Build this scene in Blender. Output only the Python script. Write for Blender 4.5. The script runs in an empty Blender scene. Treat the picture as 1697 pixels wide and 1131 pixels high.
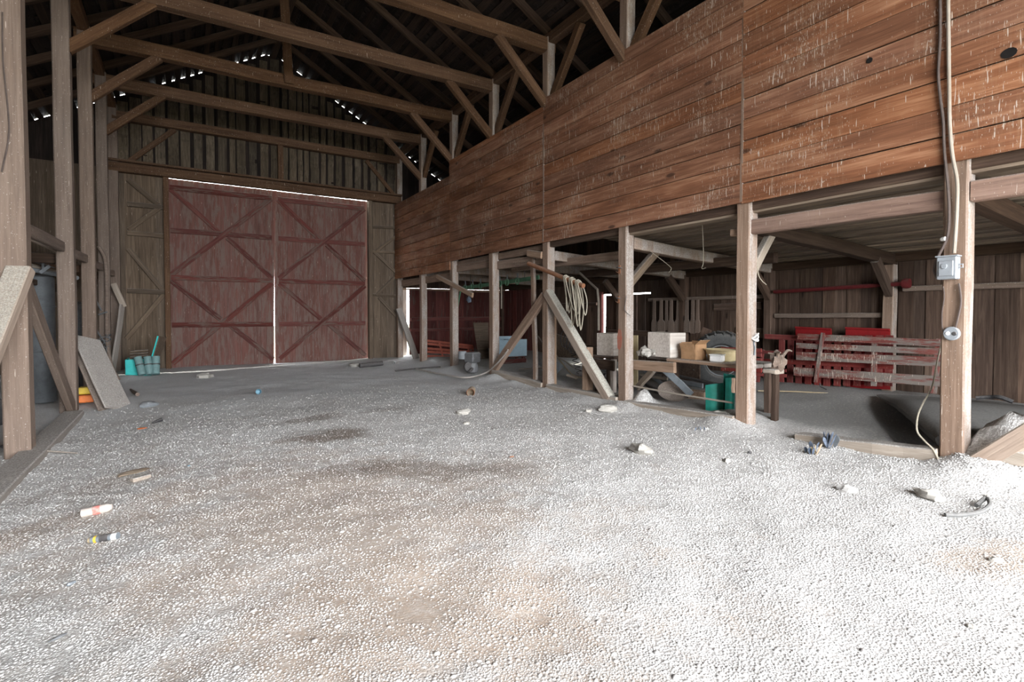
import bpy, math, random
import numpy as np
from mathutils import Vector, Matrix, Euler, noise

random.seed(7)
SC = bpy.context.scene
COL = SC.collection
R_ = math.radians

# ------------------------------------------------------------------ camera
FPX, CXP, CYP, PITCH, YAW = 860.0, 848.5, 541.0, 1.4, 31.96
CAMZ = 1.55
cam_d = bpy.data.cameras.new('camera')
cam = bpy.data.objects.new('camera', cam_d)
COL.objects.link(cam)
cam_d.sensor_fit = 'HORIZONTAL'
cam_d.sensor_width = 36.0
cam_d.lens = FPX / 1697.0 * 36.0
cam_d.shift_y = -(565.5 - CYP) / 1697.0
cam_d.clip_start = 0.05
cam_d.clip_end = 300
cam.location = (0, 0, CAMZ)
cam.rotation_euler = (R_(90 - PITCH), 0, R_(-YAW))
SC.camera = cam

# ------------------------------------------------------------------ light
SC.view_settings.view_transform = 'Standard'
SC.view_settings.look = 'None'
SC.view_settings.gamma = 1.0
SC.view_settings.use_curve_mapping = False
SC.view_settings.exposure = 2.75
SC.cycles.use_denoising = True
SC.cycles.denoising_prefilter = 'NONE'
SC.cycles.max_bounces = 10
SC.cycles.diffuse_bounces = 4
SC.cycles.adaptive_threshold = 0.02

world = bpy.data.worlds.new('sky')
SC.world = world
world.use_nodes = True
bg = world.node_tree.nodes['Background']
bg.inputs[0].default_value = (0.95, 0.965, 1.0, 1)
bg.inputs[1].default_value = 4.0

sun_d = bpy.data.lights.new('sun', 'SUN')
sun_d.energy = 3.0
sun_d.angle = R_(3)
sun_d.color = (1.0, 0.94, 0.85)
sun = bpy.data.objects.new('sun', sun_d)
COL.objects.link(sun)
sd = Vector((-0.62, -0.22, -0.75))           # direction the light travels
sun.rotation_euler = sd.to_track_quat('-Z', 'Y').to_euler()

NEARY = -5.0                                  # open end of the barn behind the camera
pd = bpy.data.lights.new('sky_portal', 'AREA')
pd.shape = 'RECTANGLE'
pd.size = 7.6
pd.size_y = 5.6
pd.cycles.is_portal = True
portal = bpy.data.objects.new('sky_portal', pd)
COL.objects.link(portal)
portal.location = (2.33, NEARY - 0.2, 2.8)
portal.rotation_euler = (R_(90), 0, 0)        # faces +Y, into the barn

pd2 = bpy.data.lights.new('sky_portal_side', 'AREA')
pd2.shape = 'RECTANGLE'
pd2.size = 1.1
pd2.size_y = 2.7
pd2.cycles.is_portal = True
portal2 = bpy.data.objects.new('sky_portal_side', pd2)
COL.objects.link(portal2)
portal2.location = (6.9, NEARY - 0.2, 1.35)
portal2.rotation_euler = (R_(90), 0, 0)

# ------------------------------------------------------------------ helpers
CR = Euler((R_(90 - PITCH), 0, R_(-YAW))).to_matrix()
C0 = Vector((0, 0, CAMZ))
def ray(px, py):
    return CR @ Vector(((px - CXP) / FPX, -(py - CYP) / FPX, -1.0))
def onX(px, py, X):
    v = ray(px, py); return C0 + v * (X / v.x)
def onY(px, py, Y):
    v = ray(px, py); return C0 + v * (Y / v.y)
def onZ(px, py, z=0.0):
    v = ray(px, py); return C0 + v * ((z - CAMZ) / v.z)

def sstep(a, b, x):
    t = min(1.0, max(0.0, (x - a) / (b - a)))
    return t * t * (3 - 2 * t)

WORLD = {}                                     # world matrices, since nothing is evaluated yet
def link(name, data, M=None, parent=None):
    o = bpy.data.objects.new(name, data)
    COL.objects.link(o)
    M = M or Matrix()
    if parent is not None:
        o.parent = parent
        o.matrix_parent_inverse = WORLD[parent.name].inverted()
    o.matrix_basis = M
    WORLD[o.name] = M
    return o

def tag(o, label=None, cat=None, group=None, kind=None):
    if label: o['label'] = label
    if cat: o['category'] = cat
    if group: o['group'] = group
    if kind: o['kind'] = kind
    return o

def empty(name, loc=(0, 0, 0), label=None, cat=None, group=None, kind=None):
    o = link(name, None, Matrix.Translation(Vector(loc)))
    o.empty_display_size = 0.2
    return tag(o, label, cat, group, kind)

def frame(p0, p1, up=None):
    p0, p1 = Vector(p0), Vector(p1)
    x = (p1 - p0).normalized()
    if up is None:
        up = Vector((0, 0, 1)) if abs(x.z) < 0.9 else Vector((1, 0, 0))
    up = Vector(up)
    y = up.cross(x).normalized()
    z = x.cross(y)
    M = Matrix((x, y, z)).transposed().to_4x4()
    M.translation = (p0 + p1) / 2
    return M, (p1 - p0).length

def mesh_from(name, vs, fs, mat, smooth=False):
    me = bpy.data.meshes.new(name)
    me.from_pydata([tuple(v) for v in vs], [], fs)
    if mat: me.materials.append(mat)
    if smooth:
        me.polygons.foreach_set('use_smooth', [True] * len(me.polygons))
    me.update()
    return me

_tc = {}
def timber(name, p0, p1, w, h, mat, parent=None, up=None, seg=3, rough=0.006, cham=0.012, wane=0.0, share=False):
    """a sawn timber: local X runs along it, w across, h along 'up'"""
    M, L = frame(p0, p1, up)
    key = (round(L, 2), round(w, 3), round(h, 3), mat.name, seg, wane)
    if share and key in _tc and len(_tc[key]) >= 3:
        return link(name, random.choice(_tc[key]), M, parent)
    vs, fs = [], []
    c = min(cham, w * 0.3, h * 0.3)
    if c > 0.004:
        prof = [(-w/2 + c, -h/2), (w/2 - c, -h/2), (w/2, -h/2 + c), (w/2, h/2 - c), (w/2 - c, h/2), (-w/2 + c, h/2), (-w/2, h/2 - c), (-w/2, -h/2 + c)]
    else:
        prof = [(-w/2, -h/2), (w/2, -h/2), (w/2, h/2), (-w/2, h/2)]
    n = len(prof)
    oy = [random.uniform(-rough, rough) for _ in range(seg + 1)]
    oz = [random.uniform(-rough, rough) for _ in range(seg + 1)]
    wl = [random.uniform(-wane, wane * 0.3) for _ in range(seg + 1)]
    wr = [random.uniform(-wane, wane * 0.3) for _ in range(seg + 1)]
    for i in range(seg + 1):
        x = -L/2 + L * i / seg
        for (a, b) in prof:
            a2 = a + (wr[i] if a > 0 else -wl[i]) if wane else a
            vs.append((x, a2 + oy[i], b + oz[i]))
    for i in range(seg):
        for j in range(n):
            k = (j + 1) % n
            fs.append((i*n + j, i*n + k, (i+1)*n + k, (i+1)*n + j))
    fs.append(tuple(range(n))[::-1])
    fs.append(tuple(range(seg*n, seg*n + n)))
    me = mesh_from(name, vs, fs, mat)
    if share: _tc.setdefault(key, []).append(me)
    return link(name, me, M, parent)

class MB:
    """collects shapes in world space; build() makes one mesh object"""
    def __init__(s): s.v, s.f = [], []
    def add(s, vs, fs):
        o = len(s.v)
        s.v += [Vector(v) for v in vs]
        s.f += [tuple(i + o for i in f) for f in fs]
        return s
    def box(s, c, size, M=None, bev=0.0):
        x, y, z = (a / 2 for a in size)
        if bev > 0:
            b = bev
            vs, rings = [], []
            for (zz, ins) in ((-z, b), (-z + b, 0), (z - b, 0), (z, b)):
                ring = [(-x + ins, -y + ins + (b if ins == 0 else 0)), (-x + ins + (b if ins == 0 else 0), -y + ins),
                        (x - ins - (b if ins == 0 else 0), -y + ins), (x - ins, -y + ins + (b if ins == 0 else 0)),
                        (x - ins, y - ins - (b if ins == 0 else 0)), (x - ins - (b if ins == 0 else 0), y - ins),
                        (-x + ins + (b if ins == 0 else 0), y - ins), (-x + ins, y - ins - (b if ins == 0 else 0))]
                vs += [(p[0], p[1], zz) for p in ring]
            fs = [tuple(range(8))[::-1], tuple(range(24, 32))]
            for r in range(3):
                for j in range(8):
                    k = (j + 1) % 8
                    fs.append((r*8 + j, r*8 + k, r*8 + 8 + k, r*8 + 8 + j))
        else:
            vs = [(-x,-y,-z),(x,-y,-z),(x,y,-z),(-x,y,-z),(-x,-y,z),(x,-y,z),(x,y,z),(-x,y,z)]
            fs = [(3,2,1,0),(4,5,6,7),(0,1,5,4),(1,2,6,5),(2,3,7,6),(3,0,4,7)]
        c = Vector(c)
        if M is not None: vs = [M @ Vector(v) + c for v in vs]
        else: vs = [Vector(v) + c for v in vs]
        return s.add(vs, fs)
    def beam(s, p0, p1, w, h, up=None):
        M, L = frame(p0, p1, up)
        return s.box((0,0,0), (L, w, h), M) if False else s.add([M @ Vector(v) for v in
            [(-L/2,-w/2,-h/2),(L/2,-w/2,-h/2),(L/2,w/2,-h/2),(-L/2,w/2,-h/2),(-L/2,-w/2,h/2),(L/2,-w/2,h/2),(L/2,w/2,h/2),(-L/2,w/2,h/2)]],
            [(3,2,1,0),(4,5,6,7),(0,1,5,4),(1,2,6,5),(2,3,7,6),(3,0,4,7)])
    def tube(s, pts, r, n=8, r2=None):
        pts = [Vector(p) for p in pts]
        m = len(pts)
        vs, fs = [], []
        t0 = (pts[1] - pts[0]).normalized()
        a = Vector((0, 0, 1)) if abs(t0.z) < 0.9 else Vector((1, 0, 0))
        nx = t0.cross(a).normalized()
        for i, p in enumerate(pts):
            t = (pts[min(i+1, m-1)] - pts[max(i-1, 0)])
            t = t.normalized() if t.length > 1e-9 else t0
            nx = (nx - t * nx.dot(t)).normalized()
            ny = t.cross(nx)
            rr = r if r2 is None else r + (r2 - r) * i / (m - 1)
            for j in range(n):
                an = 2 * math.pi * j / n
                vs.append(p + nx * (rr * math.cos(an)) + ny * (rr * math.sin(an)))
        for i in range(m - 1):
            for j in range(n):
                k = (j + 1) % n
                fs.append((i*n + j, i*n + k, (i+1)*n + k, (i+1)*n + j))
        fs.append(tuple(range(n))[::-1]); fs.append(tuple(range((m-1)*n, m*n)))
        return s.add(vs, fs)
    def lathe(s, prof, n=20, M=None, closed=False):
        """prof: (radius, height) pairs turned about local Z"""
        vs, fs = [], []
        m = len(prof)
        for (r, z) in prof:
            for j in range(n):
                an = 2 * math.pi * j / n
                vs.append(Vector((r * math.cos(an), r * math.sin(an), z)))
        if M is not None: vs = [M @ v for v in vs]
        for i in range(m if closed else m - 1):
            i2 = (i + 1) % m
            for j in range(n):
                k = (j + 1) % n
                fs.append((i*n + j, i*n + k, i2*n + k, i2*n + j))
        if not closed:
            fs.append(tuple(range(n))[::-1]); fs.append(tuple(range((m-1)*n, m*n)))
        return s.add(vs, fs)
    def extrude(s, outline, th, M):
        """flat outline in local XY, thickness along local Z"""
        n = len(outline)
        vs = [M @ Vector((x, y, -th/2)) for x, y in outline] + [M @ Vector((x, y, th/2)) for x, y in outline]
        fs = [tuple(range(n))[::-1], tuple(range(n, 2*n))]
        for j in range(n):
            k = (j + 1) % n
            fs.append((j, k, n + k, n + j))
        return s.add(vs, fs)
    def lump(s, c, size, seed=0, rough=0.25, M=None, nu=10, nv=7):
        vs, fs = [], []
        c = Vector(c)
        for i in range(nv + 1):
            th = math.pi * i / nv
            for j in range(nu):
                ph = 2 * math.pi * j / nu
                d = Vector((math.sin(th)*math.cos(ph), math.sin(th)*math.sin(ph), math.cos(th)))
                k = 1 + rough * noise.noise(d * 1.7 + Vector((seed*3.1, seed*1.7, seed)))
                p = Vector((d.x*size[0]/2*k, d.y*size[1]/2*k, d.z*size[2]/2*k))
                if M is not None: p = M @ p
                vs.append(c + p)
        for i in range(nv):
            for j in range(nu):
                k = (j + 1) % nu
                fs.append((i*nu + j, (i+1)*nu + j, (i+1)*nu + k, i*nu + k))
        return s.add(vs, fs)
    def build(s, name, mat, parent=None, smooth=False, M=None):
        """M: the local frame (default: origin at the bottom centre)"""
        if M is None:
            if parent is not None:
                M = WORLD[parent.name].copy()
                if not s.v: M = Matrix()
            else:
                xs = [v.x for v in s.v]; ys = [v.y for v in s.v]; zs = [v.z for v in s.v]
                M = Matrix.Translation(((min(xs)+max(xs))/2, (min(ys)+max(ys))/2, min(zs)))
        I = M.inverted()
        me = mesh_from(name, [I @ v for v in s.v], s.f, mat, smooth)
        if smooth:
            try:
                me.set_sharp_from_angle(angle=R_(42))
            except Exception:
                pass
        return link(name, me, M, parent)

def rotz(a): return Matrix.Rotation(a, 3, 'Z')
def spline(pts, n=6):
    """catmull-rom through pts"""
    P = [Vector(p) for p in pts]
    P = [P[0]*2 - P[1]] + P + [P[-1]*2 - P[-2]]
    out = []
    for i in range(1, len(P) - 2):
        for k in range(n):
            t = k / n
            a, b, c, d = P[i-1], P[i], P[i+1], P[i+2]
            out.append(0.5 * ((2*b) + (c - a)*t + (2*a - 5*b + 4*c - d)*t*t + (3*b - a - 3*c + d)*t**3))
    out.append(P[-2])
    return out

# ------------------------------------------------------------------ materials
def nd(nt, typ, ins=None, **props):
    n = nt.nodes.new(typ)
    for k, v in props.items(): setattr(n, k, v)
    for k, v in (ins or {}).items():
        s = n.inputs[k]
        if isinstance(v, bpy.types.NodeSocket): nt.links.new(v, s)
        else: s.default_value = v
    return n
def mixc(nt, f, a, b, blend='MIX'):
    n = nt.nodes.new('ShaderNodeMix'); n.data_type = 'RGBA'; n.blend_type = blend
    for s, v in ((n.inputs[0], f), (n.inputs[6], a), (n.inputs[7], b)):
        if isinstance(v, bpy.types.NodeSocket): nt.links.new(v, s)
        else: s.default_value = v if not isinstance(v, tuple) or len(v) == 4 else (*v, 1)
    return n.outputs[2]
def mth(nt, op, a, b=0.0, clamp=False):
    n = nt.nodes.new('ShaderNodeMath'); n.operation = op; n.use_clamp = clamp
    for s, v in ((n.inputs[0], a), (n.inputs[1], b)):
        if isinstance(v, bpy.types.NodeSocket): nt.links.new(v, s)
        else: s.default_value = v
    return n.outputs[0]
def mapr(nt, v, a, b, c=0.0, d=1.0, smooth=False):
    n = nd(nt, 'ShaderNodeMapRange', {0: v, 1: a, 2: b, 3: c, 4: d})
    if smooth: n.interpolation_type = 'SMOOTHSTEP'
    return n.outputs[0]
def nz(nt, vec, scale, detail=4.0, rough=0.6):
    return nd(nt, 'ShaderNodeTexNoise', {'Vector': vec, 'Scale': scale, 'Detail': detail, 'Roughness': rough}).outputs[0]
def vscale(nt, vec, s, loc=None):
    n = nd(nt, 'ShaderNodeMapping', {'Vector': vec, 'Scale': s})
    if loc is not None:
        if isinstance(loc, bpy.types.NodeSocket): nt.links.new(loc, n.inputs['Location'])
        else: n.inputs['Location'].default_value = loc
    return n.outputs[0]
def ramp(nt, fac, stops):
    n = nd(nt, 'ShaderNodeValToRGB', {0: fac})
    cr = n.color_ramp
    while len(cr.elements) < len(stops): cr.elements.new(0.5)
    for e, (p, c) in zip(cr.elements, stops):
        e.position = p; e.color = (*c, 1)
    return n.outputs[0]

MATS = {}
def base(name, rough=0.85, metal=0.0):
    m = bpy.data.materials.new(name); m.use_nodes = True
    nt = m.node_tree
    b = nt.nodes['Principled BSDF']
    b.inputs['Roughness'].default_value = rough
    b.inputs['Metallic'].default_value = metal
    b.inputs['Specular IOR Level'].default_value = 0.25
    MATS[name] = m
    return m, nt, b

def wood(name, dark, mid, light, dust=0.3, dustc=(0.34, 0.31, 0.28), streak=0.0, vary=0.35, worn=None, wornamt=0.0, bump=0.35, speck=0.0, film=0.0, knots=False, fig=0.25, crust=0.0):
    m, nt, b = base(name, 0.85)
    tc = nd(nt, 'ShaderNodeTexCoord').outputs['Object']
    oi = nd(nt, 'ShaderNodeObjectInfo').outputs['Random']
    geo = nd(nt, 'ShaderNodeNewGeometry')
    pos, nrm = geo.outputs['Position'], geo.outputs['Normal']
    off = nd(nt, 'ShaderNodeCombineXYZ', {0: mth(nt, 'MULTIPLY', oi, 37.0), 1: mth(nt, 'MULTIPLY', oi, 91.0), 2: mth(nt, 'MULTIPLY', oi, 53.0)}).outputs[0]
    vec = nd(nt, 'ShaderNodeVectorMath', {0: tc, 1: off}, operation='ADD').outputs[0]
    big = nz(nt, vscale(nt, vec, (0.7, 3.5, 3.5)), 1.0, 3.0, 0.55)
    wv = nd(nt, 'ShaderNodeVectorMath', {0: vscale(nt, vec, (0.55, 11.0, 11.0)), 1: (0, 0, 0)}, operation='ADD').outputs[0]
    grain = nd(nt, 'ShaderNodeTexNoise', {'Vector': wv, 'Scale': 2.2, 'Detail': 5.0, 'Roughness': 0.68, 'Distortion': 0.5}).outputs[0]
    fine = nz(nt, vscale(nt, vec, (3.0, 70.0, 70.0)), 1.0, 2.0, 0.6)
    g = mth(nt, 'ADD', mth(nt, 'MULTIPLY', grain, 0.87 - fig), mth(nt, 'ADD', mth(nt, 'MULTIPLY', big, fig), mth(nt, 'MULTIPLY', fine, 0.13)))
    col = ramp(nt, g, [(0.33, dark), (0.5, mid), (0.66, light)])
    if knots:
        kv = nd(nt, 'ShaderNodeTexVoronoi', {'Vector': vscale(nt, vec, (1.1, 3.2, 3.2)), 'Scale': 1.0, 'Randomness': 1.0}).outputs['Distance']
        kf = mapr(nt, kv, 0.06, 0.13, 0.8, 0.0, True)
        col = mixc(nt, kf, col, tuple(c * 0.35 for c in dark))
    hv = nd(nt, 'ShaderNodeHueSaturation', {'Color': col, 'Value': mapr(nt, oi, 0, 1, 1 - vary, 1 + vary), 'Saturation': mapr(nt, mth(nt, 'FRACT', mth(nt, 'MULTIPLY', oi, 7.3)), 0, 1, 0.92, 1.05)})
    col = hv.outputs[0]
    if worn:
        wn = nz(nt, vscale(nt, vec, (1.0, 7.0, 7.0)), 1.6, 6.0, 0.7)
        col = mixc(nt, mapr(nt, wn, 0.62 - wornamt * 0.4, 0.68 - wornamt * 0.3), col, worn)
    if film:
        fn = nz(nt, pos, 0.7, 3.0, 0.6)
        col = mixc(nt, mapr(nt, fn, 0.3, 0.7, film * 0.5, film), col, dustc)
    # dust and droppings settle on faces that look up
    nzz = nd(nt, 'ShaderNodeSeparateXYZ', {0: nrm}).outputs[2]
    dn = nz(nt, pos, 28.0, 3.0, 0.7)
    df = mth(nt, 'MULTIPLY', mapr(nt, nzz, 0.25, 0.75), mapr(nt, dn, 0.30, 0.52, 0.45, 1.0))
    dcol = ramp(nt, nz(nt, pos, 60.0, 3.0, 0.7), [(0.35, tuple(c * 0.55 for c in dustc)), (0.55, dustc), (0.7, tuple(min(1, c * 1.5) for c in dustc))])
    col = mixc(nt, mth(nt, 'MULTIPLY', df, dust), col, dcol)
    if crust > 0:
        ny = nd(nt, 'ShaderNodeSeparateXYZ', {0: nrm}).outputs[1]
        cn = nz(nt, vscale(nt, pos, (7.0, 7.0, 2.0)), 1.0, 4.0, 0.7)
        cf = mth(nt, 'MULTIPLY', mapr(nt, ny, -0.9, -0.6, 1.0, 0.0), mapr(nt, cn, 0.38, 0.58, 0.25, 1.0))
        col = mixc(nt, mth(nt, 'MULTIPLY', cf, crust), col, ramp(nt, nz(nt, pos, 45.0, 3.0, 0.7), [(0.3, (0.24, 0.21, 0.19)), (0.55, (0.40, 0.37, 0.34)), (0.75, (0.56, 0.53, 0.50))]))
    if streak > 0:
        pm = nz(nt, vscale(nt, pos, (1.1, 1.1, 1.4)), 1.0, 3.0, 0.6)
        sn = nz(nt, vscale(nt, pos, (62.0, 62.0, 5.5)), 1.0, 1.0, 0.5)
        th = mapr(nt, pm, 0.32, 0.68, 0.78, 0.78 - 0.16 * min(1.2, streak))
        sf = mapr(nt, mth(nt, 'SUBTRACT', sn, th), 0.0, 0.03, 0.0, 0.9)
        sn2 = nz(nt, vscale(nt, pos, (95.0, 95.0, 26.0)), 1.0, 1.0, 0.5)
        sf2 = mapr(nt, mth(nt, 'SUBTRACT', sn2, th), 0.0, 0.03, 0.0, 0.6)
        wash = mapr(nt, mth(nt, 'MULTIPLY', nz(nt, vscale(nt, pos, (30.0, 30.0, 1.6)), 1.0, 3.0, 0.6), pm), 0.26, 0.42, 0.0, 0.22 * min(1.0, streak))
        col = mixc(nt, wash, col, (0.40, 0.27, 0.175))
        col = mixc(nt, mth(nt, 'MAXIMUM', sf, sf2), col, (0.55, 0.47, 0.39))
    if speck > 0:
        sn = nz(nt, pos, 55.0, 2.0, 0.5)
        col = mixc(nt, mapr(nt, sn, 0.70 - 0.04 * speck, 0.74 - 0.04 * speck, 0.0, 0.6), col, (0.6, 0.56, 0.5))
    nt.links.new(col, b.inputs['Base Color'])
    bp = nd(nt, 'ShaderNodeBump', {'Strength': bump, 'Distance': 0.012, 'Height': mth(nt, 'ADD', mth(nt, 'MULTIPLY', fine, 0.6), mth(nt, 'MULTIPLY', mth(nt, 'MULTIPLY', df, dn), 1.2))})
    nt.links.new(bp.outputs[0], b.inputs['Normal'])
    return m

def plain(name, c, rough=0.6, metal=0.0, dust=0.5, vary=0.3, nscale=9.0, c2=None, dustc=(0.33, 0.31, 0.29)):
    """painted / plastic / metal things under barn dust"""
    m, nt, b = base(name, rough, metal)
    geo = nd(nt, 'ShaderNodeNewGeometry')
    pos, nrm = geo.outputs['Position'], geo.outputs['Normal']
    n1 = nz(nt, pos, nscale, 5.0, 0.65)
    c2 = c2 or tuple(x * 0.6 for x in c)
    col = mixc(nt, mapr(nt, n1, 0.5 - vary * 0.2, 0.5 + vary), c, c2)
    nzz = nd(nt, 'ShaderNodeSeparateXYZ', {0: nrm}).outputs[2]
    dn = nz(nt, pos, 40.0, 4.0, 0.7)
    df = mth(nt, 'MULTIPLY', mapr(nt, nzz, 0.1, 0.8, 0.15, 1.0), mapr(nt, dn, 0.38, 0.6, 0.3, 1.0))
    col = mixc(nt, mth(nt, 'MULTIPLY', df, dust), col, dustc)
    nt.links.new(col, b.inputs['Base Color'])
    bp = nd(nt, 'ShaderNodeBump', {'Strength': 0.2, 'Distance': 0.006, 'Height': dn})
    nt.links.new(bp.outputs[0], b.inputs['Normal'])
    return m

W = {}
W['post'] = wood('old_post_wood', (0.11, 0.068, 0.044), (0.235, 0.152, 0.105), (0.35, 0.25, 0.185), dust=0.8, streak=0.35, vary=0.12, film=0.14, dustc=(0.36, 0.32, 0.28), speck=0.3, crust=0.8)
W['postl'] = wood('dusty_post_wood', (0.095, 0.064, 0.046), (0.18, 0.127, 0.096), (0.26, 0.195, 0.152), dust=0.8, streak=0.25, vary=0.12, film=0.3, dustc=(0.26, 0.225, 0.195), speck=0.4)
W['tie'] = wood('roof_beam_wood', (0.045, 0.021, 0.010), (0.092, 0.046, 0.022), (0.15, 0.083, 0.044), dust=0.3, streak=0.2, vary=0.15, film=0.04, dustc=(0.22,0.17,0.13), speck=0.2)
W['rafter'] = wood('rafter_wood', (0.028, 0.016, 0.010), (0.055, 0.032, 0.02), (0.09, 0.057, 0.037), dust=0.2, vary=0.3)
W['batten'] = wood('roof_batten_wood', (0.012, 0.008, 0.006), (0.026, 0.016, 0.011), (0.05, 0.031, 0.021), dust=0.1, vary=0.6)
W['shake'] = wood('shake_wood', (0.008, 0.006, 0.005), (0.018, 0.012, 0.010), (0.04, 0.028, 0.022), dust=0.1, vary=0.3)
W['plank'] = wood('red_brown_plank', (0.075, 0.025, 0.010), (0.215, 0.088, 0.042), (0.42, 0.215, 0.122), dust=0.4, streak=1.0, vary=0.2, film=0.05, knots=True, dustc=(0.36, 0.26, 0.19), fig=0.45)
W['gable'] = wood('gable_slab_wood', (0.03, 0.023, 0.016), (0.085, 0.066, 0.045), (0.15, 0.12, 0.085), dust=0.2, vary=0.3, bump=0.6)
W['grey'] = wood('weathered_board', (0.055, 0.04, 0.028), (0.115, 0.085, 0.06), (0.185, 0.14, 0.10), dust=0.6, vary=0.25, bump=0.5, streak=0.2)
W['lean'] = wood('lean_to_board', (0.034, 0.021, 0.015), (0.078, 0.05, 0.036), (0.14, 0.097, 0.07), dust=0.6, vary=0.35, bump=0.4, knots=True)
W['loft']   = wood('loft_floor_board', (0.10, 0.075, 0.055), (0.20, 0.155, 0.115), (0.31, 0.25, 0.19), dust=0.2, vary=0.3)
W['red'] = wood('red_painted_board', (0.075, 0.028, 0.022), (0.145, 0.056, 0.045), (0.19, 0.088, 0.072), dust=0.3, vary=0.14, worn=(0.165, 0.115, 0.097), wornamt=0.38, streak=0.1, film=0.25, dustc=(0.18, 0.125, 0.105))
W['redd'] = wood('red_painted_brace', (0.05, 0.016, 0.013), (0.115, 0.034, 0.027), (0.165, 0.062, 0.05), dust=0.9, vary=0.2, worn=(0.13, 0.088, 0.073), wornamt=0.3, dustc=(0.2,0.16,0.14))
W['redw'] = wood('dark_red_wall_board', (0.05, 0.015, 0.013), (0.11, 0.033, 0.028), (0.16, 0.06, 0.05), dust=0.4, vary=0.25, worn=(0.10, 0.068, 0.058), wornamt=0.15)
W['sill']   = wood('sill_wood', (0.16, 0.12, 0.09), (0.32, 0.26, 0.20), (0.46, 0.39, 0.32), dust=0.95, vary=0.1, dustc=(0.42, 0.40, 0.37), film=0.25)
W['brace']  = wood('brace_with_droppings', (0.15, 0.10, 0.07), (0.30, 0.205, 0.15), (0.42, 0.31, 0.24), dust=1.0, vary=0.1, film=0.25, dustc=(0.55, 0.54, 0.47))
W['dusty']  = wood('dust_caked_board', (0.16, 0.13, 0.11), (0.28, 0.24, 0.21), (0.38, 0.34, 0.30), dust=1.0, vary=0.12, film=0.4, dustc=(0.42, 0.40, 0.37), speck=0.6)
W['pale']   = wood('pale_weathered_box', (0.35, 0.29, 0.24), (0.58, 0.52, 0.46), (0.74, 0.70, 0.64), dust=0.5, vary=0.1, dustc=(0.5, 0.45, 0.38))
W['new'] = wood('tan_cut_timber', (0.18, 0.115, 0.075), (0.31, 0.21, 0.145), (0.41, 0.305, 0.225), dust=0.7, vary=0.1, dustc=(0.42, 0.39, 0.35))
W['girt'] = wood('red_brown_girt', (0.12, 0.065, 0.045), (0.25, 0.15, 0.11), (0.35, 0.23, 0.175), dust=0.6, streak=0.5, vary=0.1, film=0.1)
W['gate'] = wood('faded_red_gate', (0.09, 0.028, 0.024), (0.17, 0.055, 0.046), (0.23, 0.10, 0.085), dust=0.8, vary=0.15, streak=1.3, worn=(0.19, 0.165, 0.145), wornamt=0.42)
W['gater'] = wood('red_gate_slat', (0.09, 0.016, 0.014), (0.18, 0.03, 0.026), (0.24, 0.065, 0.055), dust=0.8, vary=0.2, streak=0.4)

P = {}
P['rust']   = plain('rusty_iron', (0.30, 0.13, 0.06), 0.8, 0.2, 0.4, c2=(0.17, 0.07, 0.04))
P['iron']   = plain('dark_iron', (0.10, 0.095, 0.095), 0.6, 0.5, 0.5)
P['steel']  = plain('blue_grey_steel', (0.27, 0.31, 0.34), 0.55, 0.4, 0.5)
P['galv']   = plain('galvanised_box', (0.37, 0.40, 0.43), 0.5, 0.3, 0.3, c2=(0.29, 0.31, 0.33))
P['white']  = plain('white_plastic', (0.78, 0.78, 0.76), 0.5, 0, 0.2, c2=(0.7, 0.68, 0.64))
P['cable']  = plain('dark_cable', (0.10, 0.075, 0.065), 0.6, 0, 0.4)
P['condw']  = plain('pale_conduit', (0.34, 0.30, 0.25), 0.6, 0, 0.25, c2=(0.25, 0.20, 0.15), nscale=3.0)
P['rope']   = plain('rope_fibre', (0.40, 0.36, 0.28), 0.9, 0, 0.3, nscale=60)
P['black']  = plain('black_rubber', (0.035, 0.035, 0.037), 0.7, 0, 0.35)
P['hole']   = plain('dark_hole', (0.012, 0.010, 0.009), 0.95, 0, 0.0)
P['tire']   = plain('tractor_tyre_rubber', (0.04, 0.042, 0.042), 0.75, 0, 0.4, dustc=(0.38, 0.36, 0.33))
P['teal']   = plain('turquoise_paint', (0.03, 0.55, 0.52), 0.5, 0, 0.2, c2=(0.02, 0.42, 0.41))
P['tealg']  = plain('grey_teal_can', (0.17, 0.31, 0.31), 0.6, 0.1, 0.4)
P['green']  = plain('green_plastic', (0.012, 0.20, 0.15), 0.4, 0, 0.25, c2=(0.02, 0.30, 0.24), dustc=(0.25, 0.42, 0.38))
P['greenp'] = plain('green_iron_paint', (0.10, 0.24, 0.14), 0.6, 0, 0.4)
P['orange'] = plain('orange_plastic', (0.75, 0.20, 0.05), 0.5, 0, 0.15)
P['orack']  = plain('orange_red_rack', (0.40, 0.10, 0.06), 0.6, 0, 0.5)
P['yellow'] = plain('yellow_plastic', (0.72, 0.50, 0.06), 0.5, 0, 0.2)
P['basin']  = plain('yellowed_enamel', (0.56, 0.47, 0.28), 0.5, 0, 0.3, c2=(0.46, 0.36, 0.18))
P['dtank']  = plain('shadowed_tank_steel', (0.13, 0.145, 0.155), 0.6, 0.1, 0.3)  # tank grey with the aisle's shade put into the colour
P['smear']  = plain('red_paint_smear', (0.36, 0.12, 0.08), 0.8, 0, 0.2, c2=(0.27, 0.16, 0.11))
P['card']   = plain('cardboard', (0.46, 0.27, 0.14), 0.9, 0, 0.45)
P['lblue']  = plain('pale_blue_plastic', (0.36, 0.50, 0.58), 0.5, 0, 0.45, c2=(0.30, 0.42, 0.50))
P['redp']   = plain('bright_red_panel', (0.26, 0.014, 0.016), 0.5, 0, 0.25, c2=(0.18, 0.01, 0.012), dustc=(0.2, 0.1, 0.09))
P['tank']   = plain('pale_grey_tank', (0.20, 0.22, 0.235), 0.6, 0.1, 0.4)
P['engine'] = plain('dusty_engine_metal', (0.15, 0.155, 0.16), 0.6, 0.4, 0.55, dustc=(0.36, 0.36, 0.35))
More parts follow.
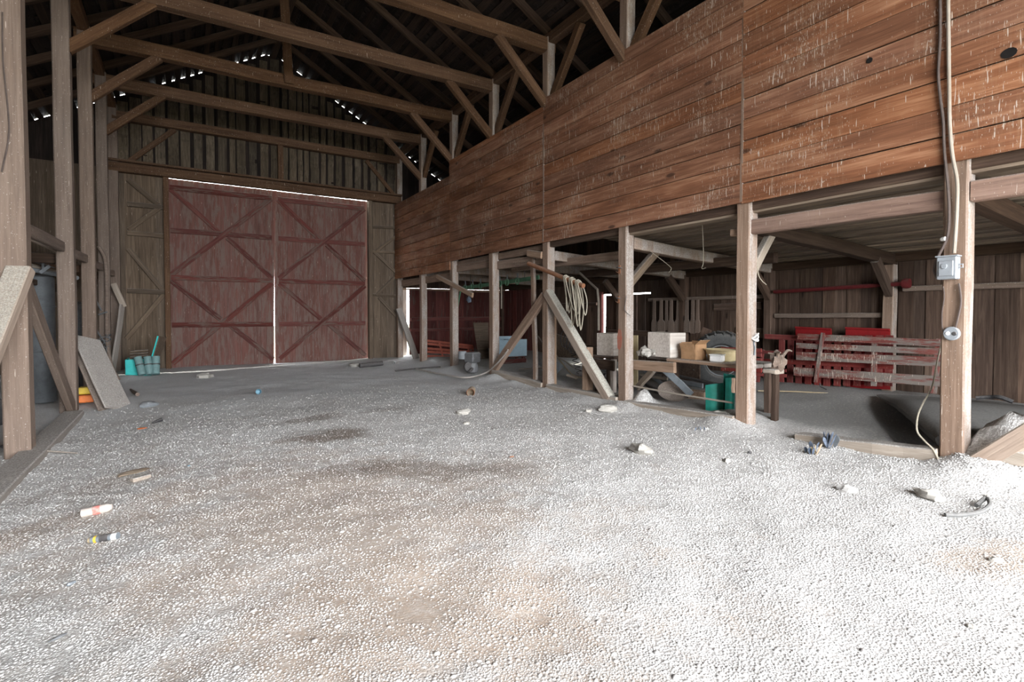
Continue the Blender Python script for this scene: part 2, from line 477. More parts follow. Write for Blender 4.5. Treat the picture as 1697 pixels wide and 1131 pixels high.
P['dwhite'] = plain('dirty_white_plastic', (0.62, 0.55, 0.49), 0.6, 0, 0.45, c2=(0.50, 0.42, 0.36), nscale=25, dustc=(0.48, 0.44, 0.40))
P['stone']  = plain('grey_stone', (0.46, 0.45, 0.43), 0.9, 0, 0.3, c2=(0.36, 0.35, 0.33))
P['cake']   = plain('dried_mud_cake', (0.30, 0.23, 0.16), 0.95, 0, 0.15, c2=(0.38, 0.31, 0.23))
P['feather']= plain('slate_feather', (0.07, 0.09, 0.125), 0.8, 0, 0.1, c2=(0.26, 0.30, 0.36))
P['straw']  = plain('straw_bits', (0.40, 0.32, 0.20), 0.9, 0, 0.3)
P['mat']    = plain('dusty_rubber_mat', (0.14, 0.14, 0.136), 0.85, 0, 0.7, nscale=4.0, dustc=(0.26, 0.255, 0.24))
P['rpipe']  = plain('dull_red_pipe', (0.115, 0.012, 0.014), 0.6, 0, 0.5, dustc=(0.17, 0.10, 0.09))
P['bluec']  = plain('blue_cup', (0.16, 0.33, 0.42), 0.6, 0, 0.3)
P['grime']  = plain('grey_dust_heap', (0.42, 0.40, 0.36), 0.95, 0, 0.6, c2=(0.30, 0.28, 0.25), nscale=30.0, dustc=(0.55, 0.53, 0.48))

# ================================================================== the setting
XL, XR = -1.66, 6.31             # nave post lines
RX, RZ, RS = 2.32, 9.62, 0.565   # ridge position, height and roof slope
ENDY = 17.72                     # inner face of the far gable wall
BAY = [1.98 + 2.24 * k for k in range(8)]
XB = 10.6                        # back wall of the lean-to
XW = -6.0                        # wall of the dark aisle
def roofz(x): return RZ - RS * abs(x - RX)

MOUNDS = [(6.36, 1.72, 0.50, 0.17), (6.74, 1.62, 0.42, 0.46), (6.7, 0.9, 0.5, 0.30), (6.48, 6.2, 0.16, 0.30), (6.55, 4.55, 0.42, 0.11), (6.25, 4.35, 0.35, 0.06),
          (6.3, 13.0, 0.5, 0.12), (6.2, 10.6, 0.4, 0.08), (6.6, 15.3, 0.5, 0.10), (6.0, 2.3, 0.5, 0.05), (-1.5, 8.35, 0.35, 0.05),
          (-1.3, 15.2, 0.5, 0.10), (6.0, 6.2, 0.35, 0.05), (5.9, 7.2, 0.4, 0.04)]
MATP0, MATP1 = Vector((6.42, 2.14, 0)), Vector((9.95, 4.25, 0))
MATD = (MATP1 - MATP0).normalized()
MATN = Vector((MATD.y, -MATD.x, 0))           # towards the mat's own side
def fz(x, y):
    p = Vector((x, y, 0))
    h = 0.030 * noise.noise(p * 0.7) + 0.014 * noise.noise(p * 2.3 + Vector((7, 3, 0))) + 0.006 * noise.noise(p * 7.0)
    if x > 6.2: h += 0.09 * sstep(6.25, 6.9, x) + 0.10 * sstep(7.5, 10.3, x)
    if x < 0.2 and y < 12: h -= 0.13 * sstep(0.2, -1.5, x) * sstep(12.0, 9.0, y)
    if y < 12: h += 0.055 * math.exp(-((x - 6.17) / 0.16)**2) * max(0.0, 0.6 + 0.9 * noise.noise(Vector((x * 1.5, y * 2.1, 3)))) * sstep(12, 9, y)
    for (a, b, r, k) in MOUNDS:
        d2 = ((x - a)**2 + (y - b)**2) / (r * r)
        if d2 < 6: h += k * math.exp(-d2 * 1.3) * (1 + 0.25 * noise.noise(p * 9.0))
    if x > 6.3:                                # the hollow beneath the raised edge of the mat
        q = p - MATP0
        s, t = q.dot(MATN), q.dot(MATD)
        if -0.1 < t < 4.2:
            k = sstep(0.0, 0.18, t) * sstep(4.1, 2.6, t)
            h -= 0.22 * k * sstep(-0.32, 0.02, s) * sstep(1.0, 0.5, s)
    return h

# ------------------------------------------------------------------ floor
def ellipse(nt, pos, w, cx, cy, rx, ry, ang=0.0, soft=0.5, wob=0.5):
    v = nd(nt, 'ShaderNodeVectorMath', {0: pos, 1: (-cx, -cy, 0)}, operation='ADD').outputs[0]
    v = nd(nt, 'ShaderNodeVectorRotate', {'Vector': v, 'Angle': -ang}, rotation_type='Z_AXIS').outputs[0]
    v = vscale(nt, v, (1 / rx, 1 / ry, 0))
    ln = nd(nt, 'ShaderNodeVectorMath', {0: v}, operation='LENGTH').outputs['Value']
    ln = mth(nt, 'ADD', ln, mapr(nt, w, 0.25, 0.75, -wob, wob))
    return mapr(nt, ln, 1 - soft, 1 + soft, 1.0, 0.0, True)

def floor_masks(nt, pos):
    """dirt showing through the gravel and damp stains, both with shapes of their own"""
    g = [onZ(670, 1000), onZ(560, 860), onZ(15, 870), onZ(1660, 925), onZ(330, 960), onZ(180, 790), onZ(700, 800)]
    sz = [(0.85, 1.0, 0.3), (1.3, 2.0, 0.4), (0.55, 0.4, 0), (0.5, 0.2, -0.3), (0.5, 0.5, 0), (0.5, 0.35, 0), (1.3, 0.6, 0)]
    am = [1.0, 0.85, 0.9, 0.9, 0.4, 0.5, 0.5]
    dirt = None
    wn = nz(nt, pos, 1.6, 6.0, 0.72)
    for p, s, a in zip(g, sz, am):
        e = mth(nt, 'MULTIPLY', ellipse(nt, pos, wn, p.x, p.y, s[0], s[1], s[2], 0.6, 0.9), a)
        dirt = e if dirt is None else mth(nt, 'MAXIMUM', dirt, e)
    rnd = nz(nt, pos, 0.9, 6.0, 0.7)
    dirt = mth(nt, 'MAXIMUM', dirt, mapr(nt, rnd, 0.58, 0.74, 0.0, 0.55, True))
    d = [onZ(550, 721), onZ(690, 778), onZ(525, 694), onZ(640, 680)]
    ds = [(0.50, 0.36, 0.0), (0.95, 0.32, -0.5), (0.6, 0.2, 0.2), (0.35, 0.2, 0)]
    da = [1.0, 0.75, 0.6, 0.4]
    damp = None
    for p, s, a in zip(d, ds, da):
        e = mth(nt, 'MULTIPLY', ellipse(nt, pos, wn, p.x, p.y, s[0], s[1], s[2], 0.5, 0.7), a)
        damp = e if damp is None else mth(nt, 'MAXIMUM', damp, e)
    return dirt, damp

def gravel_colour(nt, pos, pebble):
    dirt, damp = floor_masks(nt, pos)
    x = nd(nt, 'ShaderNodeSeparateXYZ', {0: pos})
    fleck = mapr(nt, nz(nt, pos, 30.0, 4.0, 0.7), 0.35, 0.65)
    dcol = ramp(nt, nz(nt, pos, 5.0, 6.0, 0.75), [(0.3, (0.34, 0.26, 0.195)), (0.55, (0.44, 0.355, 0.28)), (0.75, (0.53, 0.45, 0.38))])
    col = mixc(nt, mth(nt, 'MULTIPLY', dirt, mapr(nt, fleck, 0, 1, 0.55, 1.0)), pebble, dcol)
    col = mixc(nt, mth(nt, 'MULTIPLY', damp, 0.8), col, (0.17, 0.13, 0.095))
    # lean-to bedding is dark grey dust; far floor painted paler against the light's falloff
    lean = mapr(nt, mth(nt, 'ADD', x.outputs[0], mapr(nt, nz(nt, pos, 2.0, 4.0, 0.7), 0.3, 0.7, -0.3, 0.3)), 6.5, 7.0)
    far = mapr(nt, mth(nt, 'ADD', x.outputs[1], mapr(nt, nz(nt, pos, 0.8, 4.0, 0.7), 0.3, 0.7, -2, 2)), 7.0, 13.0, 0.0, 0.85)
    spk = mapr(nt, nz(nt, pos, 34.0, 3.0, 0.65), 0.56, 0.63)
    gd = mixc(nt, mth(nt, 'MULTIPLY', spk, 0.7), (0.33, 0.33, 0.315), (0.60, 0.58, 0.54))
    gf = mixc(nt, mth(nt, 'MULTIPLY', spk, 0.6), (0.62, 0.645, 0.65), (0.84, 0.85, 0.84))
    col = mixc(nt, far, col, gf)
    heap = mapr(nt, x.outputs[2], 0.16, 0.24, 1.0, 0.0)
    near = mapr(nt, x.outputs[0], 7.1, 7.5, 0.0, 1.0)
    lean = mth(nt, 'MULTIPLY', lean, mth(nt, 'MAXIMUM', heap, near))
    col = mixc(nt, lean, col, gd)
    # unseen ground outside, darkened to cut the light it bounces onto the roof
    out = mth(nt, 'MAXIMUM', mapr(nt, x.outputs[1], NEARY - 1.5, NEARY - 0.3, 1.0, 0.0), mapr(nt, x.outputs[1], ENDY + 0.5, ENDY + 1.5))
    col = mixc(nt, out, col, (0.13, 0.13, 0.08))
    return col, dirt

fm, nt, b = base('gravel_floor', 0.95)
pos = nd(nt, 'ShaderNodeNewGeometry').outputs['Position']
vo = nd(nt, 'ShaderNodeTexVoronoi', {'Vector': vscale(nt, pos, (1, 1, 0.4)), 'Scale': 58.0, 'Randomness': 1.0})
vo2 = nd(nt, 'ShaderNodeTexVoronoi', {'Vector': vscale(nt, pos, (1, 1, 0.4)), 'Scale': 130.0, 'Randomness': 1.0})
cv = nd(nt, 'ShaderNodeSeparateColor', {0: vo.outputs['Color']}).outputs[0]
cv2 = nd(nt, 'ShaderNodeSeparateColor', {0: vo2.outputs['Color']}).outputs[0]
peb = ramp(nt, mth(nt, 'ADD', mth(nt, 'MULTIPLY', cv, 0.55), mth(nt, 'MULTIPLY', cv2, 0.45)), [(0.12, (0.42, 0.405, 0.385)), (0.4, (0.59, 0.58, 0.56)), (0.7, (0.68, 0.675, 0.655)), (0.9, (0.80, 0.795, 0.78))])
crevice_shade = mth(nt, 'MAXIMUM', mapr(nt, vo.outputs['Distance'], 0.42, 0.75, 0.0, 0.7), mapr(nt, vo2.outputs['Distance'], 0.5, 0.85, 0.0, 0.5))
peb = mixc(nt, crevice_shade, peb, (0.33, 0.315, 0.295))  # shade in the gaps between stones, painted into the gravel colour
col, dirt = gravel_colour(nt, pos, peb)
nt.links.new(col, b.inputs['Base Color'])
hh = mth(nt, 'ADD', mth(nt, 'MULTIPLY', mapr(nt, vo.outputs['Distance'], 0.0, 0.7, 1.0, 0.0), mapr(nt, dirt, 0, 1, 1.0, 0.35)), mth(nt, 'MULTIPLY', vo2.outputs['Distance'], -0.35))
nt.links.new(nd(nt, 'ShaderNodeBump', {'Strength': 0.4, 'Distance': 0.008, 'Height': hh}).outputs[0], b.inputs['Normal'])

def build_floor():
    xs = list(np.arange(-6.1, -2.0, 0.35)) + list(np.arange(-2.0, 8.0, 0.085)) + list(np.arange(8.0, 10.9, 0.2))
    ys = list(np.arange(-30, -3, 3.0)) + list(np.arange(-3, 10.0, 0.085)) + list(np.arange(10.0, 18.2, 0.14)) + [19, 24, 40, 70]
    xs = [-40, -20, -10] + xs + [13, 20, 40]
    vs = [(x, y, fz(x, y) if -6.2 < x < 11 and -3.2 < y < 18.2 else 0.0) for y in ys for x in xs]
    nx = len(xs)
    fs = [(j*nx + i, j*nx + i + 1, (j+1)*nx + i + 1, (j+1)*nx + i) for j in range(len(ys) - 1) for i in range(nx - 1)]
    o = link('floor', mesh_from('floor', vs, fs, fm, True))
    return tag(o, kind='structure')
floor = build_floor()

# loose pebbles over the part of the floor close enough to see stones
pm, nt, b = base('loose_pebble', 0.9)
pos = nd(nt, 'ShaderNodeNewGeometry').outputs['Position']
at = nd(nt, 'ShaderNodeAttribute', attribute_name='tone').outputs['Fac']
peb = ramp(nt, at, [(0.0, (0.42, 0.405, 0.39)), (0.3, (0.57, 0.56, 0.54)), (0.75, (0.68, 0.675, 0.655)), (1.0, (0.86, 0.85, 0.835))])
dirt, damp = floor_masks(nt, pos)
peb = mixc(nt, mth(nt, 'MULTIPLY', dirt, 0.35), peb, (0.50, 0.42, 0.34))
peb = mixc(nt, mth(nt, 'MULTIPLY', damp, 0.6), peb, (0.17, 0.13, 0.10))
nt.links.new(peb, b.inputs['Base Color'])

def build_pebbles(n):
    rng = np.random.default_rng(3)
    # sample by picture area so that the stones stay equally dense on the eye
    pts = []
    dirt_c = [onZ(670, 1000), onZ(560, 880)]
    cells = {}
    tries = 0
    while len(pts) < n and tries < n * 7:
        tries += 1
        px, py = rng.uniform(-60, 1760), 600 + (1160 - 600) * rng.uniform(0, 1) ** 0.75
        p = onZ(px, py)
        if not (-1.9 < p.x < 6.35 and p.y < 11.0 - 3.5 * rng.uniform()): continue
        dist = math.hypot(p.x, p.y)
        r = min(0.024, 0.0034 + rng.gamma(2.4, 0.0021) + 0.0004 * dist)
        k = 0.0
        for c, rr in zip(dirt_c, (1.0, 1.6)):
            k = max(k, math.exp(-((p.x - c.x)**2 + (p.y - c.y)**2) / rr**2))
        k *= 0.5 + 0.9 * (0.5 + 0.5 * noise.noise(Vector((p.x * 2.2, p.y * 2.2, 5))))
        if rng.uniform() < 0.85 * k: continue
        ci, cj = int(p.x // 0.05), int(p.y // 0.05)
        ok = True
        for u in (-1, 0, 1):
            for v in (-1, 0, 1):
                for (x2, y2, r2) in cells.get((ci + u, cj + v), ()):
                    if (x2 - p.x)**2 + (y2 - p.y)**2 < (0.8 * (r + r2))**2:
                        ok = False; break
                if not ok: break
            if not ok: break
        if not ok: continue
        cells.setdefault((ci, cj), []).append((p.x, p.y, r))
        pts.append((p.x, p.y, r))
    N = len(pts)
    V = np.empty((N, 10, 3), np.float32)
    tone = np.empty((N, 10), np.float32)
    a5 = np.arange(5) * 2 * np.pi / 5
    for i, (x, y, r) in enumerate(pts):
        an = rng.uniform(0, 6.28)
        ex, ey, hz = r * rng.uniform(0.85, 1.15), r * rng.uniform(0.65, 1.0), r * rng.uniform(0.16, 0.36)
        j = rng.uniform(0.8, 1.15, 10)
        lx = np.concatenate([np.cos(a5) * ex, np.cos(a5 + 0.4) * ex * 0.62]) * j
        ly = np.concatenate([np.sin(a5) * ey, np.sin(a5 + 0.4) * ey * 0.62]) * j
        ca, sa = math.cos(an), math.sin(an)
        z0 = fz(x, y)
        V[i, :, 0] = x + lx * ca - ly * sa
        V[i, :, 1] = y + lx * sa + ly * ca
        V[i, :5, 2] = z0 - 0.002
        V[i, 5:, 2] = z0 + hz * rng.uniform(0.75, 1.1, 5)
        tone[i, :] = np.clip(rng.beta(1.6, 1.8), 0, 1)
    quads = np.array([(j, (j+1) % 5, 5 + (j+1) % 5, 5 + j) for j in range(5)])
    cap = np.array([5, 6, 7, 8, 9])
    loops = np.concatenate([quads.ravel(), cap])            # 20 + 5
    L = (loops[None, :] + (np.arange(N) * 10)[:, None]).ravel().astype(np.int32)
    me = bpy.data.meshes.new('gravel_stones')
    me.vertices.add(N * 10); me.vertices.foreach_set('co', V.ravel())
    me.loops.add(L.size); me.loops.foreach_set('vertex_index', L)
    st = np.array([0, 4, 8, 12, 16, 20])
    starts = (st[None, :] + (np.arange(N) * 25)[:, None]).ravel().astype(np.int32)
    me.polygons.add(N * 6); me.polygons.foreach_set('loop_start', starts)
    me.materials.append(pm)
    me.polygons.foreach_set('use_smooth', [True] * (N * 6))
    at = me.attributes.new('tone', 'FLOAT', 'POINT'); at.data.foreach_set('value', tone.ravel())
    me.update(calc_edges=True); me.validate()
    o = link('gravel_stones', me)
    tag(o, 'pale loose gravel stones strewn over the barn floor', 'gravel', kind='stuff')
build_pebbles(90000)

# ------------------------------------------------------------------ far gable wall
wb = empty('wall_back', (RX, ENDY, 0), kind='structure')
DX0, DXM, DX1, DZ = -0.42, 2.32, 5.22, 5.32
def board_row(parent, x0, x1, zlo, zhi, mat, y, wid, thick=0.03, wane=0.0, name='board', skip=None, gap=0.003, seg=1):
    """vertical boards side by side along X; zhi may be a function of x"""
    x = x0
    alt = 0
    while x < x1 - 0.03:
        w = min(wid * random.uniform(0.8, 1.2), x1 - x)
        xm = x + w / 2
        if not (skip and skip(xm)):
            lo = zlo(xm) if callable(zlo) else zlo
            if callable(zhi): hi = max(zhi(x), zhi(x + w))
            else: hi = zhi
            alt = 1 - alt
            yy = y + alt * 0.012 + random.uniform(0, 0.004)
            if hi - lo > 0.1:
                o = timber(name, (xm, yy, lo), (xm, yy, hi), thick, w + 0.012 - gap, mat, parent, up=(1, 0, 0), seg=seg, rough=0.002, cham=0.0, wane=wane)
                if callable(zhi):
                    for v in o.data.vertices:
                        if v.co.x > 0: v.co.x = zhi(xm + v.co.z) - (lo + hi) / 2
        x += w
# boards beside the door, left and right
board_row(wb, XW, DX0 - 0.02, -0.05, lambda x: min(5.5, roofz(x) - 0.08), W['grey'], ENDY + 0.03, 0.24)
board_row(wb, DX1 + 0.02, XR + 0.12, -0.05, 5.5, W['grey'], ENDY + 0.03, 0.22)
# plain boards above the header, and the bark-edged slabs nailed over them
board_row(wb, XW, XB, lambda x: 5.5, lambda x: roofz(x) + 0.014, W['shake'], ENDY + 0.05, 0.26)  # near-black backing stands in for the shade between the slabs
x = XL + 0.1
while x < XR:
    w = random.uniform(0.13, 0.26)
    hi = min(roofz(x), roofz(x + w)) - 0.10
    timber('slab_board', (x + w/2, ENDY + 0.01, 5.62), (x + w/2, ENDY + 0.01, hi), 0.032, w, W['gable'], wb, up=(1, 0, 0), seg=12, rough=0.002, cham=0.0, wane=0.075)
    x += w + random.uniform(0.03, 0.11)
# header, girt, jambs, stiffening
timber('header_beam', (XL - 0.1, ENDY - 0.13, 5.50), (XR + 0.05, ENDY - 0.13, 5.50), 0.22, 0.24, W['tie'], wb, seg=6)
timber('header_ledge', (XL - 0.1, ENDY - 0.20, 5.66), (XR + 0.05, ENDY - 0.20, 5.66), 0.30, 0.06, W['tie'], wb, seg=6)
timber('girt', (XL, ENDY - 0.13, 6.88), (XR, ENDY - 0.13, 6.88), 0.2, 0.24, W['tie'], wb, seg=6)
timber('door_jamb', (DX0 - 0.07, ENDY - 0.08, -0.05), (DX0 - 0.07, ENDY - 0.08, 5.4), 0.16, 0.13, W['tie'], wb)
timber('door_jamb', (DX1 + 0.08, ENDY - 0.08, -0.05), (DX1 + 0.08, ENDY - 0.08, 5.4), 0.16, 0.12, W['grey'], wb)
timber('king_stud', (2.5, ENDY - 0.1, 5.68), (2.5, ENDY - 0.1, 6.78), 0.14, 0.16, W['tie'], wb)
for (a, c) in (((222, 462), None),):
    pass
def wb_strip(px0, py0, px1, py1, w=0.10, th=0.06, mat='grey', name='rail', y=ENDY - 0.03):
    p, q = onY(px0, py0, y), onY(px1, py1, y)
    d = (q - p).normalized()
    return timber(name, p, q, th, w, W[mat], wb, up=d.cross(Vector((0, 1, 0))), seg=2)
# rails and zigzag braces left of the door
for args in ((211, 338, 275, 345), (211, 386, 275, 392), (211, 482, 275, 485)): wb_strip(*args, w=0.13)
for args in ((212, 298, 262, 340), (264, 345, 213, 381), (212, 412, 268, 479), (272, 488, 210, 562), (212, 600, 236, 592)): wb_strip(*args, w=0.12, name='zigzag_brace')
# and right of it
for args in ((617, 376, 657, 378), (617, 417, 657, 419), (617, 489, 657, 491)): wb_strip(*args, w=0.09)
for args in ((620, 418, 656, 452), (654, 460, 624, 490), (628, 493, 656, 524), (656, 392, 622, 418)): wb_strip(*args, w=0.10, name='zigzag_brace')
# braces above the header
wb_strip(607, 266, 652, 322, w=0.13, name='knee_brace', mat='tie', y=ENDY - 0.08)
wb_strip(213, 268, 290, 215, w=0.14, name='knee_brace', mat='tie', y=ENDY - 0.08)

# the two leaves of the big red door
def door_leaf(name, x0, x1, label, yy, sag=0.0, top=DZ):
    d = empty(name, ((x0 + x1)/2, yy, 0), kind='structure')
    d['label'] = label
    n = 15
    w = (x1 - x0) / n
    for i in range(n):
        xm = x0 + w * (i + 0.5)
        timber('door_board', (xm - sag * max(0, i - n / 2) / (n / 2), yy + (i % 2) * .012, -0.15), (xm, yy + (i % 2) * .012, top), 0.03, w + 0.01, W['red'], d, up=(1, 0, 0), seg=1, rough=0, cham=0.0)
    yf = yy - 0.035
    def strip(a, c, nm, w=0.15):
        p, q = Vector((a[0], yf, a[1])), Vector((c[0], yf, c[1]))
        dd = (q - p).normalized()
        timber(nm, p, q, 0.04, w, W['redd'], d, up=dd.cross(Vector((0, 1, 0))), seg=2, rough=0.004, cham=0.006)
    a, c = x0 + 0.12, x1 - 0.09
    for z in (1.22, 2.58, 3.92): strip((a, z), (c, z), 'cross_rail', 0.15)
    strip((a, DZ - 0.18), (c, DZ - 0.18), 'top_rail', 0.16)
    xm, zb = (a + c) / 2, 2.58
    for (z0, z1) in ((0.12, 2.50), (2.66, DZ - 0.2)):
        zm = (z0 + z1) / 2
        strip((a, z0), (c, z1), 'diagonal_brace', 0.14)
        # the other diagonal runs in two halves around the crossing
        strip((a, z1), (xm - 0.1, zm + 0.07 * (1 if z1 > z0 else -1)), 'diagonal_brace', 0.14)
        strip((xm + 0.1, zm - 0.07), (c, z0), 'diagonal_brace', 0.14)
    return d
door_leaf('door_1', DX0 - 0.10, DXM + 0.015, 'weathered red plank barn door leaf beside the turquoise box', ENDY + 0.06, 0.085, 5.392)
door_leaf('door_2', DXM + 0.0, DX1 + 0.03, 'weathered red plank barn door leaf next to the plank loft wall', ENDY + 0.11, 0.0, 5.40)

# far wall of the lean-to: red boards with a daylight slit above
board_row(wb, XR + 0.42, XB, -0.05, 2.46, W['redw'], ENDY + 0.02, 0.2)
board_row(wb, XR + 0.12, XB, 2.466, 5.6, W['lean'], ENDY + 0.06, 0.24)
timber('rail', (XR + 0.45, ENDY - 0.03, 1.35), (XB, ENDY - 0.03, 1.35), 0.05, 0.14, W['redw'], wb)
timber('rail', (XR + 0.45, ENDY - 0.03, 0.95), (XB, ENDY - 0.03, 0.95), 0.05, 0.10, W['redw'], wb)
timber('pale_jamb', (XR + 0.22, ENDY + 0.14, -0.05), (XR + 0.22, ENDY + 0.14, 2.5), 0.12, 0.26, W['pale'], wb)
timber('rail', (XR + 0.1, ENDY - 0.06, 2.42), (XB, ENDY - 0.06, 2.40), 0.04, 0.05, W['new'], wb, cham=0.004)

# ------------------------------------------------------------------ the plank wall of the loft
wp = empty('wall_inner_right', (6.19, 8.7, 3.0), kind='structure')
def plank_rows(y0, y1, z0, z1, hgt):
    z = z0
    while z < z1 - 0.06:
        h = min(hgt * random.uniform(0.92, 1.06), z1 - z)
        xx = 6.195 + random.uniform(-0.004, 0.004)
        timber('plank', (xx, y0 + 0.004, z + h/2), (xx, y1 - 0.004, z + h/2 + random.uniform(-.004, .004)), 0.03, h - 0.009, W['plank'], wp, seg=3, rough=0.002, cham=0.006)
        z += h
plank_rows(BAY[5], ENDY - 0.03, 2.76, 5.36, 0.27)
plank_rows(BAY[3], BAY[5], 3.0, 5.78, 0.265)
plank_rows(BAY[1], BAY[3], 3.0, 5.93, 0.275)
plank_rows(NEARY, BAY[1], 2.99, 6.4, 0.28)
for y in (BAY[1], BAY[3]):
    timber('seam_strip', (6.192, y, 3.02), (6.192, y, 5.75), 0.028, 0.035, W['post'], wp, up=(0, 1, 0), cham=0.0)
hole = MB(); hp = onX(1672, 88, 6.178)
hole.lathe([(0.045, -0.002), (0.045, 0.004)], 12, Matrix.Translation(hp) @ Matrix.Rotation(R_(-90), 4, 'Y') @ Matrix.Diagonal((1, 1.25, 1, 1)))
hole.build('knot_hole', P['hole'], wp)
hole = MB(); hp = onX(1441, 100, 6.178)
hole.lathe([(0.03, -0.002), (0.03, 0.004)], 10, Matrix.Translation(hp) @ Matrix.Rotation(R_(-90), 4, 'Y'))
hole.build('knot_hole', P['hole'], wp)

# ------------------------------------------------------------------ lean-to back wall
wr = empty('wall_right', (XB, 8.0, 0), kind='structure')
DY0, DY1, DH = 9.95, 11.75, 2.12
y = NEARY
alt = 0
while y < ENDY:
    w = random.uniform(0.17, 0.27)
    ym = y + w / 2
    red = ym > 15.4
    lo = 0.0
    if y + w > DY0 and y < DY1 + 0.05: lo = DH + 0.005
    hi = 2.462 if red else 5.0
    if not (15.42 < ym < 15.5):
        alt = 1 - alt
        timber('board', (XB + 0.02 + alt * .014, ym, lo), (XB + 0.02 + alt * .014, ym, hi), 0.03, w + 0.012, W['redw'] if red else W['lean'], wr, up=(0, 1, 0), seg=2, rough=0.003, cham=0.0)
    if red: timber('board', (XB + 0.05, ym, 2.47), (XB + 0.05, ym, 5.0), 0.03, w, W['lean'], wr, up=(0, 1, 0), seg=1, cham=0.0)
    y += w
timber('corner_post', (XB + 0.0, ENDY - 0.02, -0.05), (XB + 0.0, ENDY - 0.02, 5.0), 0.18, 0.18, W['lean'], wr, up=(0, 1, 0))
d3 = empty('door_3', (XB, DY0, 0), kind='structure')
yy = DY0 - 0.28
while yy < DY1 - 0.12:
    timber('door_board', (XB + 0.06, yy + 0.08, 0.05), (XB + 0.06, yy + 0.08, DH - 0.03), 0.03, 0.157, W['lean'], d3, up=(0, 1, 0), seg=1, cham=0.0)
    yy += 0.16
timber('cross_rail', (XB + 0.03, DY0, 1.0), (XB + 0.03, DY1 - 0.14, 1.0), 0.03, 0.16, W['lean'], d3)
timber('door_jamb', (XB - 0.02, DY1 + 0.10, 0), (XB - 0.02, DY1 + 0.10, 2.2), 0.12, 0.10, W['redw'], wr, up=(0, 1, 0))
# ledges and girts on that wall
timber('ledge', (XB - 0.06, 4.3, 1.52), (XB - 0.06, 6.35, 1.50), 0.13, 0.09, W['postl'], wr)
timber('ledge', (XB - 0.05, -1.0, 1.98), (XB - 0.05, 4.05, 1.98), 0.12, 0.09, W['postl'], wr)
timber('ledge', (XB - 0.05, 6.6, 1.92), (XB - 0.05, 9.9, 1.92), 0.13, 0.08, W['postl'], wr)
timber('ledge', (XB - 0.05, 12.0, 1.85), (XB - 0.05, 15.4, 1.85), 0.12, 0.08, W['lean'], wr)
timber('girt', (XB - 0.07, -1.0, 2.55), (XB - 0.07, 17.0, 2.52), 0.14, 0.16, W['rafter'], wr, seg=6)
timber('patch_board', (XB - 0.03, 6.7, 1.72), (XB - 0.03, 7.9, 1.70), 0.03, 0.16, W['lean'], wr)
timber('patch_board', (XB - 0.03, 6.6, 1.12), (XB - 0.03, 7.3, 1.12), 0.03, 0.22, W['grey'], wr)

# ------------------------------------------------------------------ loft floor seen from below
cl = empty('ceiling_lean_to', (8.4, 5, 2.9), kind='structure')
def slopez(x): return 2.96 - (x - 6.4) * 0.085
xx = 6.45
while xx < XB:
    w = random.uniform(0.18, 0.26)
    for (a, c) in ((NEARY, 1.9), (1.9, 7.3), (11.2, ENDY)):
        z = slopez(xx + w/2) + random.uniform(0, .01)
        if a > 8: z = 2.98
        timber('plank', (xx + w/2, a, z), (xx + w/2, c, z), w - 0.006, 0.03, W['loft'], cl, seg=2, rough=0.004, cham=0.0)
    xx += w
timber('rim_joist', (6.33, NEARY, 2.965), (6.33, BAY[3], 2.965), 0.10, 0.13, W['lean'], cl, seg=6)
timber('edge_board', (6.40, NEARY, 2.885), (6.40, BAY[2], 2.885), 0.22, 0.03, W['loft'], cl, seg=6, cham=0.0)
timber('rim_joist', (6.42, BAY[3], 2.93), (6.42, BAY[5], 2.93), 0.10, 0.16, W['post'], cl, seg=4)

# ------------------------------------------------------------------ roof
cg = empty('ceiling', (RX, 8, RZ), kind='structure')
RY0, RY1 = NEARY - 0.4, ENDY + 0.10
deck = MB()
for s in (1, -1):
    xe = XB + 0.5 if s > 0 else XW - 0.5
    ze = RZ - RS * abs(xe - RX)
    a, c = Vector((RX, 0, RZ + 0.055)), Vector((xe, 0, ze + 0.055))
    deck.add([(a.x, RY0, a.z), (c.x, RY0, c.z), (c.x, RY1, c.z), (a.x, RY1, a.z), (a.x, RY0, a.z + .04), (c.x, RY0, c.z + .04), (c.x, RY1, c.z + .04), (a.x, RY1, a.z + .04)],
             [(0,1,2,3), (7,6,5,4), (0,4,5,1), (1,5,6,2), (2,6,7,3), (3,7,4,0)])
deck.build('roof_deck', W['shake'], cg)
timber('ridge_beam', (RX, RY0 + 0.1, RZ - 0.08), (RX, RY1 - 0.01, RZ - 0.08), 0.16, 0.24, W['rafter'], cg, seg=6)
cosr = 1 / math.sqrt(1 + RS * RS)
